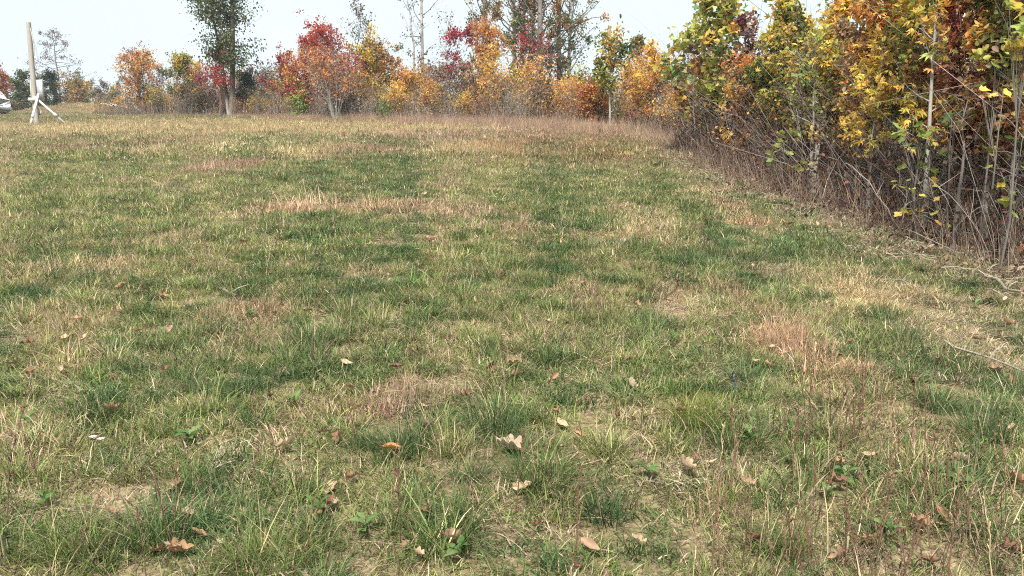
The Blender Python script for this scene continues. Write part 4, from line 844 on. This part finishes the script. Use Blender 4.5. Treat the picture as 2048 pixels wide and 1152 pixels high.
# ------------------------------------------------------------------ the silver car cut by the left border
def car():
    D = 44.5; tip = at_depth(8, 222, D); z0 = float(gz(tip[0] - 1.2, D))
    e = link('car', None, loc=(tip[0] - 2.15, D, z0), rot=(0, 0, math.radians(-6))); tag(e, 'silver car parked at the left border with only its rear end in view', 'car')
    SIL = (.62, .66, .70)
    # stations along x: (x, z low, z belt, z top, half width low, half width belt, half width top)
    st = [(-2.1, .42, .72, .74, .62, .66, .60), (-1.95, .24, .78, .84, .78, .80, .74), (-1.1, .2, .9, .96, .84, .86, .80), (-.85, .2, .93, 1.02, .84, .87, .80), (0, .2, .95, 1.0, .85, .88, .84),
          (.9, .2, .97, 1.02, .85, .88, .84), (1.6, .22, 1.0, 1.05, .84, .86, .8), (1.98, .26, 1.02, 1.06, .82, .84, .78), (2.1, .3, 1.0, 1.05, .78, .8, .74), (2.15, .36, .96, 1.0, .74, .76, .7)]
    mb = MB(); rows = []
    for x, zl, zb, zt, wl, wb, wt in st:
        h = [(-wl * .85, zl), (-wl, zl + .08), (-wb, (zl + zb) / 2), (-wb * .99, zb), (-wt, zt), (0, zt + .02), (wt, zt), (wb * .99, zb), (wb, (zl + zb) / 2), (wl, zl + .08), (wl * .85, zl)]
        rows.append([(x, y, z) for y, z in h])
    def loft(mb, rows, col):
        n, m = len(rows), len(rows[0]); i = np.arange(n * m).reshape(n, m)
        nxt = np.roll(i, -1, 1)
        mb.add(A_(rows).reshape(-1, 3), Q=np.stack([i[:-1], i[1:], nxt[1:], nxt[:-1]], -1).reshape(-1, 4), T=[[i[0, 0], i[0, k + 1], i[0, k]] for k in range(1, m - 1)] + [[i[-1, 0], i[-1, k], i[-1, k + 1]] for k in range(1, m - 1)], C=col)
    loft(mb, rows, SIL); body = mesh_part('body', mb, M_PAINT, e, True)
    cab = [(-.95, .98, .99, .74, .70), (-.35, .98, 1.52, .78, .60), (.2, .98, 1.66, .80, .63), (1.0, .98, 1.67, .80, .63), (1.6, .98, 1.6, .78, .60), (1.86, .98, 1.36, .76, .64), (2.06, .98, 1.04, .72, .68)]
    mb = MB(); rows = [[(x, -wb, zb), (x, -wt, zt - .03), (x, -wt * .8, zt), (x, 0, zt + .02), (x, wt * .8, zt), (x, wt, zt - .03), (x, wb, zb)] for x, zb, zt, wb, wt in cab]; loft(mb, rows, SIL); mesh_part('cabin', mb, M_PAINT, e, True)
    for s in (-1, 1):
        for x0, x1, nm in [(-.35, .35, 'window'), (.45, 1.2, 'window')]:
            mb = MB(); zt0, zt1 = 1.36, 1.36 if x1 < 1.3 else 1.22
            P4 = [(x0 - (.22 if x0 < 0 else 0), s * .812, 1.04), (x1, s * .812, 1.04), (x1 - .04, s * .632, zt1), (x0 + .04, s * .632, zt0)]
            mb.add([(x, y + s * .02, z) for x, y, z in P4] + [(x, y - s * .02, z) for x, y, z in P4], Q=[[0, 1, 2, 3], [4, 7, 6, 5], [0, 4, 5, 1], [1, 5, 6, 2], [2, 6, 7, 3], [3, 7, 4, 0]], C=(.03, .035, .04)); mesh_part(nm, mb, M_GLASS, e)
    mb = MB(); P4 = [(1.66, -.45, 1.55), (1.66, .45, 1.55), (1.9, .5, 1.28), (1.9, -.5, 1.28)]; mb.add([(x + .015, y, z + .015) for x, y, z in P4] + [(x, y, z) for x, y, z in P4], Q=[[0, 1, 2, 3], [4, 7, 6, 5], [0, 4, 5, 1], [1, 5, 6, 2], [2, 6, 7, 3], [3, 7, 4, 0]], C=(.03, .035, .04)); mesh_part('rear_window', mb, M_GLASS, e)
    mb = MB(); box(mb, (2.14, 0, .48), (.12, 1.56, .18), (.5, .53, .56)); mesh_part('bumper', mb, M_PAINT, e)
    for s in (-1, 1):
        mb = MB(); box(mb, (2.09, s * .66, .86), (.1, .16, .2), (.4, .03, .03)); mesh_part('tail_light', mb, M_GLASS, e)
        mb = MB(); box(mb, (-2.06, s * .56, .66), (.1, .26, .12), (.6, .6, .6)); mesh_part('headlight', mb, M_GLASS, e)
        for xw in (-1.3, 1.5):
            mb = MB(); ya = A_([-.1, -.09, .09, .1]) + s * .8; tubes(mb, A_([[xw, y, .32] for y in ya]), A_([.26, .32, .32, .26]), 18, (.03, .03, .03)); wh = mesh_part('wheel', mb, M_RUBBER, e)
            mb = MB(); tubes(mb, A_([[xw, s * .8 + y, .32] for y in (-.105, -.1, .1, .105)]), A_([.02, .2, .2, .02]), 14, (.45, .46, .48)); mesh_part('rim', mb, M_METAL, wh)
car()

# logs lying on the mound
r_ = np.random.default_rng(8)
for i, (u0, v0, u1, v1, rr, lb) in enumerate([(205, 213, 228, 215, .10, 'short pale log lying on the left of the mound'), (222, 216, 266, 220, .12, 'longer pale log lying on the right of the mound'), (212, 216, 240, 217, .08, 'grey log lying between two others on the mound')]):
    a = at_depth(u0, v0, 55); b = at_depth(u1, v1, 54.5 + i * .3); a[2] = gz(a[0], a[1]) + rr + .1; b[2] = gz(b[0], b[1]) + rr + .1
    mb = MB(); q = np.linspace(0, 1, 6)[:, None]; L = (b - a) * q + r_.normal(size=(6, 3)) * .03; tubes(mb, L, rr * (1 - .35 * q[:, 0]) * np.where((q[:, 0] == 0) | (q[:, 0] == 1), .8, 1), 8, (.4, .34, .27))
    tag(link('log', mb.mesh('log', M_BARK, True), loc=a), lb, 'log')

# ------------------------------------------------------------------ tussocks
r_ = np.random.default_rng(101)
TUS = []
for k in range(5):
    V, Q, T, rr, vv = blades(340, .12, .2, .42, .0042, .6, r_, seg=4)
    cc = np.where((rr < .16)[:, None], A_([.42, .34, .18]), A_([[.09, .155, .045], [.14, .205, .055], [.075, .14, .05], [.22, .26, .06], [.11, .175, .05]][k])) * vv[:, None]
    mb = MB(); mb.add(V, Q, T, cc); TUS.append(mb.mesh('grass_tussock', M_LEAF, extra=None))
lab = ['large dark tussock at the centre of the near grass', 'broad tussock with arching blades just below the pale curled leaf', 'spreading dark tussock low at the centre bottom', 'dark tussock at the lower left with upright blades', 'arching tussock at the lower left corner', 'tussock at the bottom edge left of centre',
       'yellow green tussock right of centre', 'low dark tussock left of the orange curled leaf', 'dark tussock right of the dry pink patch at left', 'dark tussock below the yellow green one', 'tall dark tussock right of the large pink patch', 'dark tussock near the right border',
       'tussock behind the curled brown leaf at lower left', 'small dark tussock at the bottom centre', 'tussock at the lower right among red stalks', 'dark tussock far up the field left of centre', 'low tussock at the right below the bare spot', 'dark tussock by the centre brown spot']
for i, (u, v, s, k) in enumerate([(985, 860, 1.0, 2), (1075, 975, .95, 0), (890, 1075, 1.05, 0), (318, 1085, .85, 0), (140, 1110, .85, 1), (530, 1140, .9, 1), (1385, 840, .75, 3), (800, 905, .75, 2), (625, 690, .9, 2), (1475, 895, .85, 0), (1800, 690, .9, 2), (1960, 880, .9, 2),
                                  (390, 975, .7, 4), (640, 1090, .6, 4), (1560, 1100, .7, 1), (565, 365, 1.5, 2), (1870, 820, .7, 2), (940, 960, .55, 2)]):
    p = on_ground(u, v); o = link('grass_tussock', TUS[k], loc=p, rot=(0, 0, r_.uniform(0, 6.28)), scale=(s * .85, s * .85, s * .68)); tag(o, lab[i], 'grass tussock', 'grass tussocks in the field')

# ------------------------------------------------------------------ fallen leaves
LEAFC = [(.31, .185, .105), (.22, .115, .07), (.41, .30, .19), (.46, .22, .09), (.18, .08, .055), (.36, .28, .195), (.29, .185, .12)]
def fallen_mesh(k, c):
    r = np.random.default_rng(300 + k); n = 11; t = np.linspace(0, 1, n)
    lob = k % 3; wdt = np.sin(math.pi * np.clip(t, 0, 1) ** .8) ** .8 * .27
    if lob == 0: wdt = wdt * (1 + .38 * np.sin(t * 20)) 
    if lob == 1: wdt = wdt * 1.05
    if lob == 2: wdt = np.interp(t, [0, .1, .25, .4, .55, .7, .85, 1], [.01, .22, .46, .28, .42, .25, .2, .0])
    cur = r.uniform(.2, .9); roll = r.uniform(.3, 1.6); tw = r.uniform(-.8, .8)
    V = []
    for i in range(n):
        for s in (-1, -.5, 0, .5, 1):
            x = s * wdt[i]; zz = roll * x * x * 2.2 + cur * (t[i] - .5) ** 2 + .03 * r.normal() * abs(s)
            x *= (1 - .25 * roll * abs(s)); a = tw * (t[i] - .5); V.append((x * math.cos(a) - zz * math.sin(a), t[i] - .5, x * math.sin(a) + zz * math.cos(a)))
    i = np.arange(n * 5).reshape(n, 5); Q = np.stack([i[:-1, :-1], i[1:, :-1], i[1:, 1:], i[:-1, 1:]], -1).reshape(-1, 4)
    cc = A_(LEAFC[c]) * np.exp(.15 * r.normal(size=(n * 5, 1))); cc = cc.reshape(n, 5, 3); cc[:, 2] *= 1.2
    mb = MB(); mb.add(V, Q, None, cc.reshape(-1, 3)); tubes(mb, A_([[0, -.5, V[2][2]], [.02, -.6, V[2][2] + .03], [.03, -.72, V[2][2]]]), A_([.012, .01, .008]), 3, A_(LEAFC[c]) * .7)
    return mb.mesh('fallen_leaf', M_DRYLEAF, True)
FM = {(k, c): fallen_mesh(k * 7 + c, c) for k in range(3) for c in range(7)}
def fallen(p, size, k, c, label, group, lift=.03, rot=None):
    o = link('fallen_leaf', FM[(k, c)], loc=(p[0], p[1], p[2] + lift), rot=rot or (r_.normal() * .35, r_.normal() * .35, r_.uniform(0, 6.28)), scale=size); tag(o, label, 'leaf', group)
G = 'fallen leaves singled out in the near grass'
for u, v, L, k, c, lb in [(780, 922, 50, 1, 3, 'orange curled leaf lying aslant left of centre in the near grass'), (1015, 918, 76, 0, 5, 'long pale crinkled leaf lying across the grass at centre'), (1160, 895, 32, 2, 0, 'reddish brown leaf standing just right of the pale crinkled one'),
                          (1122, 920, 38, 0, 6, 'brown leaf on edge right of the pale crinkled leaf'), (395, 1098, 42, 1, 0, 'brown leaf at lower left above the bottom border'), (840, 1140, 34, 0, 2, 'tan leaf cut near the bottom border at centre'), (218, 1052, 36, 2, 6, 'rosy brown leaf at lower left between tussocks'),
                          (668, 1036, 32, 0, 2, 'toothed tan leaf beside a green weed at left of centre'), (750, 872, 24, 2, 5, 'white looking small leaf above the orange curled one'), (402, 913, 26, 1, 6, 'brown leaf under a broad leaved weed at left'), (330, 757, 30, 2, 4, 'dark red leaf in the green grass at left'),
                          (125, 757, 24, 0, 5, 'pale leaf near the left border half way down'), (1072, 1080, 36, 2, 4, 'dark red brown leaf in the bare patch at the bottom'), (443, 1116, 30, 1, 5, 'pale pinkish leaf near the bottom left'), (1552, 652, 28, 2, 2, 'tan leaf on edge at the top of the large pink patch'), (1800, 970, 24, 1, 6, 'small pink leaf at lower right'),
                          (1912, 945, 44, 0, 5, 'tan toothed leaf on the green weed at lower right'), (2020, 876, 30, 1, 2, 'tan leaf close to the right border'), (1800, 876, 26, 2, 2, 'tan leaf among red stalks at right'), (940, 718, 24, 0, 4, 'small dark red leaf near the centre'), (1255, 737, 22, 1, 4, 'small dark curled leaf right of the centre'),
                          (865, 490, 26, 0, 4, 'red brown leaf in the middle of the field'), (847, 396, 24, 1, 5, 'pale leaf high in the middle of the field'), (1145, 574, 30, 0, 0, 'reddish leaf in a small heap right of the middle'), (1165, 580, 26, 1, 0, 'lower reddish leaf of the small heap right of the middle'), (1335, 615, 30, 1, 6, 'pinkish leaf beside a dry tuft right of the middle'),
                          (1275, 775, 26, 1, 2, 'tan leaf above the yellow green tussock'), (1110, 775, 28, 2, 0, 'brown leaf above and left of the yellow green tussock'), (545, 1000, 24, 1, 2, 'thin tan leaf at lower left of centre'), (855, 1000, 22, 1, 0, 'narrow brown leaf above the bottom centre tussock'), (1395, 940, 30, 0, 4, 'red leaf on the bare patch right of centre'), (2010, 660, 26, 2, 0, 'brown leaf at the right border under the thicket')]:
    p = on_ground(u, v); fallen(p, L * .8 * np.linalg.norm(p - A_([0, 0, CAM_H])) / FPX, k, c, lb, G, .04, (.35 + r_.normal() * .2, r_.normal() * .25, 1.57 + r_.normal() * .5) if L > 34 else None)
cnt = 0
while cnt < 262:
    if cnt < 165: u, v = r_.uniform(-20, 2060), 300 + 860 * r_.uniform() ** 1.2; p = on_ground(u, v); d = float(inside_wood(p[0], p[1]))
    else:
        y1 = r_.uniform(3.0, 14); p = A_([float(edge_x(y1)) - abs(r_.normal()) * .8 + .15, y1, 0]); p[2] = gz(p[0], p[1]); d = float(inside_wood(p[0], p[1]))
    if d > .3 or (cnt >= 165 and p[0] > .72 * p[1] + .3): continue
    c = int(r_.choice([0, 1, 2, 6, 4, 5, 3], p=[.24, .18, .2, .16, .1, .08, .04])); k = int(r_.integers(0, 3)); cn = ['brown', 'dark brown', 'tan', 'orange', 'dark red', 'pale', 'rosy brown'][c] + [' notched', ' oval', ' lobed'][k]
    uu = pix_u(p); far = 'near the camera' if p[1] < 3 else ('a few steps off' if p[1] < 6 else 'in the middle distance')
    if cnt < 165: lb, g = cn + ' fallen leaf in the open grass ' + far + pick_place(uu, [(410, ' at far left'), (820, ' left of centre'), (1230, ' at centre'), (1640, ' right of centre'), (9999, ' at far right')]), 'fallen leaves scattered over the grass'
    else: lb, g = cn + ' fallen leaf by the thicket foot ' + pick_place(uu, [(1500, 'at its left end'), (1640, 'near the reddish stalks'), (1800, 'below the paired pale stems'), (1930, 'below the straight pale trunk'), (9999, 'at the right border')]), 'fallen leaves near the foot of the thicket'
    fallen(p, r_.uniform(.04, .08), k, c, lb, g, r_.uniform(.022, .042)); cnt += 1

# ------------------------------------------------------------------ broad leaved weeds
WLEAF = []
for k in range(4):
    r = np.random.default_rng(40 + k); n = 7; t = np.linspace(0, 1, n); wd = np.interp(t, [0, .15, .45, .75, 1], [.03, .08, .2 + .05 * (k % 2), .16, 0]); V = []
    for i in range(n):
        for s in (-1, 0, 1): V.append((s * wd[i], t[i], .35 * t[i] - .45 * t[i] ** 2 + .3 * abs(s) * wd[i] + r.normal() * .01))
    i = np.arange(n * 3).reshape(n, 3); Q = np.stack([i[:-1, :-1], i[1:, :-1], i[1:, 1:], i[:-1, 1:]], -1).reshape(-1, 4)
    c = np.tile(A_([(.12, .2, .06), (.15, .24, .08), (.09, .17, .05), (.19, .27, .1)][k]), (n * 3, 1)); c[1::3] *= 1.25
    mb = MB(); mb.add(V, Q, None, c); WLEAF.append(mb.mesh('leaf', M_LEAF, True))
wl = [(380, 892, 9, 'broad leaved weed at left with a brown leaf on it'), (640, 1042, 7, 'broad leaved weed beside the toothed tan leaf'), (1297, 962, 9, 'pale green weed right of the pale crinkled leaf'), (1870, 965, 9, 'left half of the large weed patch at lower right'), (1920, 985, 9, 'right half of the large weed patch at lower right'),
      (1345, 690, 7, 'grey green weed right of centre'), (962, 748, 6, 'bright green weed above the central tussock'), (58, 855, 6, 'upright weed at the left border'), (592, 822, 6, 'grey green weed left of centre'), (88, 1025, 7, 'weed at the lower left corner'), (1690, 972, 6, 'fresh green weed among red stalks at lower right'),
      (1500, 893, 5, 'small weed on the bare patch right of centre'), (1780, 1090, 7, 'weed near the bottom at lower right'), (920, 1125, 6, 'round leaved weed at the bottom centre'), (730, 1075, 6, 'pale weed left of the bottom centre tussock'), (500, 640, 6, 'weed beside the pink patch at left'), (860, 560, 5, 'small weed near the middle of the field'),
      (1655, 1010, 6, 'narrow leaved weed under the pale forked stalk'), (300, 630, 5, 'small pale weed at left in the middle distance'), (1950, 620, 5, 'small weed by the foot of the thicket')]
for u, v, n, lb in wl:
    p = on_ground(u, v); e = link('broadleaf_weed', None, loc=p, rot=(0, 0, r_.uniform(0, 6.28))); tag(e, lb, 'weed', 'broad leaved weeds in the grass')
    for j in range(n):
        link('leaf', WLEAF[int(r_.integers(0, 4))], e, loc=(0, 0, .015 + .03 * r_.uniform()), rot=(r_.uniform(.15, .9), r_.normal() * .2, j * 6.283 / n + r_.normal() * .25), scale=r_.uniform(.04, .068))

# ------------------------------------------------------------------ dry stalks
STK = []
for k in range(8):
    r = np.random.default_rng(60 + k); mb = MB(); q = np.linspace(0, 1, 6)[:, None]; L = A_([[0, 0, 1.0]]) * q + np.cumsum(r.normal(size=(6, 3)) * A_([.03, .03, 0]), 0) * q
    col = A_([(.15, .075, .05), (.2, .11, .075), (.12, .08, .05), (.42, .33, .19), (.17, .1, .06), (.13, .065, .05), (.24, .16, .09), (.19, .12, .08)][k]); tubes(mb, L, .0095 * (1.1 - .6 * q[:, 0]), 4, col)
    m = 7 + 3 * (k % 3); z = r.uniform(.45, 1, m); b = np.stack([np.interp(z, q[:, 0], L[:, j]) for j in range(3)], 1); d = r.normal(size=(m, 3)) * A_([.03, .03, .02]) + A_([0, 0, .05])
    tubes(mb, np.stack([b, b + d * .6, b + d], 1), np.tile(A_([[.006, .011, .003]]), (m, 1)), 4, col * 1.15); STK.append(mb.mesh('dry_stalk', M_BARK))
cnt = 0
zones = [((1560, 1860), (790, 960), 64, ' dry stalk in the thin stand right of centre', 'dry stalks right of centre'), ((1400, 2048), (960, 1220), 120, ' dry stalk in the stand at the lower right', 'dry stalks at the lower right'),
         ((0, 1300), (800, 1190), 46, ' thin stalk in the near grass', 'thin stalks in the near grass'), ((200, 1500), (380, 760), 40, ' thin stalk in the middle of the field', 'thin stalks in the middle field')]
for (u0, u1), (v0, v1), n, lb, g in zones:
    for i in range(n):
        p = on_ground(r_.uniform(u0, u1), r_.uniform(v0, v1)); h = r_.uniform(.11, .28)
        k = int(r_.integers(0, 8)); uu = pix_u(p)
        o = link('dry_stalk', STK[k], loc=p, rot=(r_.normal() * .14, r_.normal() * .14, r_.uniform(0, 6.28)), scale=(h * .75, h * .75, h))
        tag(o, ['reddish', 'brown', 'dark olive', 'straw coloured', 'warm brown', 'dark red', 'tan', 'dull brown'][k] + lb + pick_place((uu - u0) / (u1 - u0), [(.2, ', leftmost part'), (.4, ', left part'), (.6, ', middle part'), (.8, ', right part'), (99, ', rightmost part')]), 'stalk', g)
# pale forked stalk, flowers, sticks
p = on_ground(1655, 1120); mb = MB(); L = A_([[0, 0, 0], [-.004, 0, .08], [-.012, 0, .16], [-.03, .01, .24]]); tubes(mb, L, A_([.004, .0035, .003, .002]), 5, (.5, .44, .24)); tubes(mb, A_([L[2], L[2] + [.02, 0, .03], L[2] + [.03, 0, .06]]), A_([.002, .002, .001]), 4, (.5, .44, .24))
tag(link('dry_stalk', mb.mesh('dry_stalk', M_BARK), loc=p, scale=(.6, .6, .85)), 'pale straw coloured forked stalk at the lower right', 'stalk')
p = on_ground(1467, 800); e = link('wild_flower', None, loc=p); tag(e, 'small violet flower spike right of centre', 'flower')
mb = MB(); tubes(mb, A_([[0, 0, 0], [.004, 0, .05], [.002, 0, .10]]), A_([.0016, .0014, .001]), 4, (.1, .16, .05)); link('stem', mb.mesh('stem', M_LEAF), e)
for j in range(5):
    mb = MB(); leaves(mb, A_([[.003, 0, .06 + .01 * j]] * 3), np.full(3, .011), np.tile(A_([.2, .19, .42]), (3, 1)), 'rhomb', r_, None, 0, .3); link('petal', mb.mesh('petal', M_LEAF), e)
for u, v, lb in [(187, 915, 'left of a pair of white flowers at lower left'), (203, 916, 'right of a pair of white flowers at lower left')]:
    p = on_ground(u, v); e = link('wild_flower', None, loc=p); tag(e, lb, 'flower'); mb = MB(); tubes(mb, A_([[0, 0, 0], [.004, 0, .03], [.002, 0, .065]]), A_([.0016, .0014, .001]), 4, (.1, .16, .05)); link('stem', mb.mesh('stem', M_LEAF), e)
    pm = MB(); pm.add([[0, 0, 0], [.004, .006, .003], [0, .014, .002], [-.004, .006, .003]], T=[[0, 1, 2], [0, 2, 3]], C=(.8, .8, .78)); pm = pm.mesh('petal', M_LEAF)
    for j in range(7): link('petal', pm, e, loc=(.002, 0, .065), rot=(.3, 0, j * .9), scale=1.2)
for i, (u0, v0, u1, v1, rr, lb) in enumerate([(1975, 565, 2048, 600, .012, 'pale broken stick at the right border by the thicket'), (1880, 545, 2040, 553, .007, 'long thin stick lying along the thicket foot'), (1700, 505, 1745, 520, .008, 'short bleached stick at the thicket foot'), (1650, 420, 1690, 405, .012, 'pale branch stub lying at the thicket foot'),
                                              (1890, 700, 2048, 760, .006, 'thin grey stick slanting toward the right border'), (1740, 560, 1850, 585, .005, 'thin straw coloured stick in the dry grass at right'), (440, 585, 480, 600, .010, 'brown bark piece lying at left of centre'), (1560, 385, 1640, 372, .012, 'grey branch lying at the thicket foot by the reddish stalks')]):
    a, b = on_ground(u0, v0), on_ground(min(u1, 2047), v1); q = np.linspace(0, 1, 6)[:, None]; L = a + (b - a) * q; L[:, 2] = gz(L[:, 0], L[:, 1]) + .03; L += r_.normal(size=L.shape) * .012
    mb = MB(); tubes(mb, L - a, rr * (1.1 - .5 * q[:, 0]), 6, A_([(.36, .31, .25), (.27, .23, .19)][i % 2]) * (.5 if i == 6 else .75)); i0 = L[3] - a; tubes(mb, A_([i0, i0 + [.04, .03, .03], i0 + [.1, .05, .05]]), rr * A_([.6, .5, .3]), 4, (.25, .21, .17))
    tag(link('stick', mb.mesh('stick', M_BARK, True), loc=a), lb, 'stick')

# ------------------------------------------------------------------ thin autumn haze
hz = bpy.data.materials.new('haze'); hz.use_nodes = True; ht = hz.node_tree; ht.nodes.clear()
ho = ht.nodes.new('ShaderNodeOutputMaterial'); pv = ht.nodes.new('ShaderNodeVolumePrincipled'); pv.inputs['Color'].default_value = (.86, .93, 1, 1); pv.inputs['Density'].default_value = .0008; pv.inputs['Anisotropy'].default_value = .2
ht.links.new(pv.outputs['Volume'], ho.inputs['Volume'])
zlo = float(Z.min()) - 1
mb = MB(); box(mb, (0, 700, (zlo + 24) / 2), (1300, 1700, 24 - zlo), (1, 1, 1)); tag(link('haze', mb.mesh('haze', hz)), 'thin pale haze hanging over the whole field', 'haze', kind='stuff')
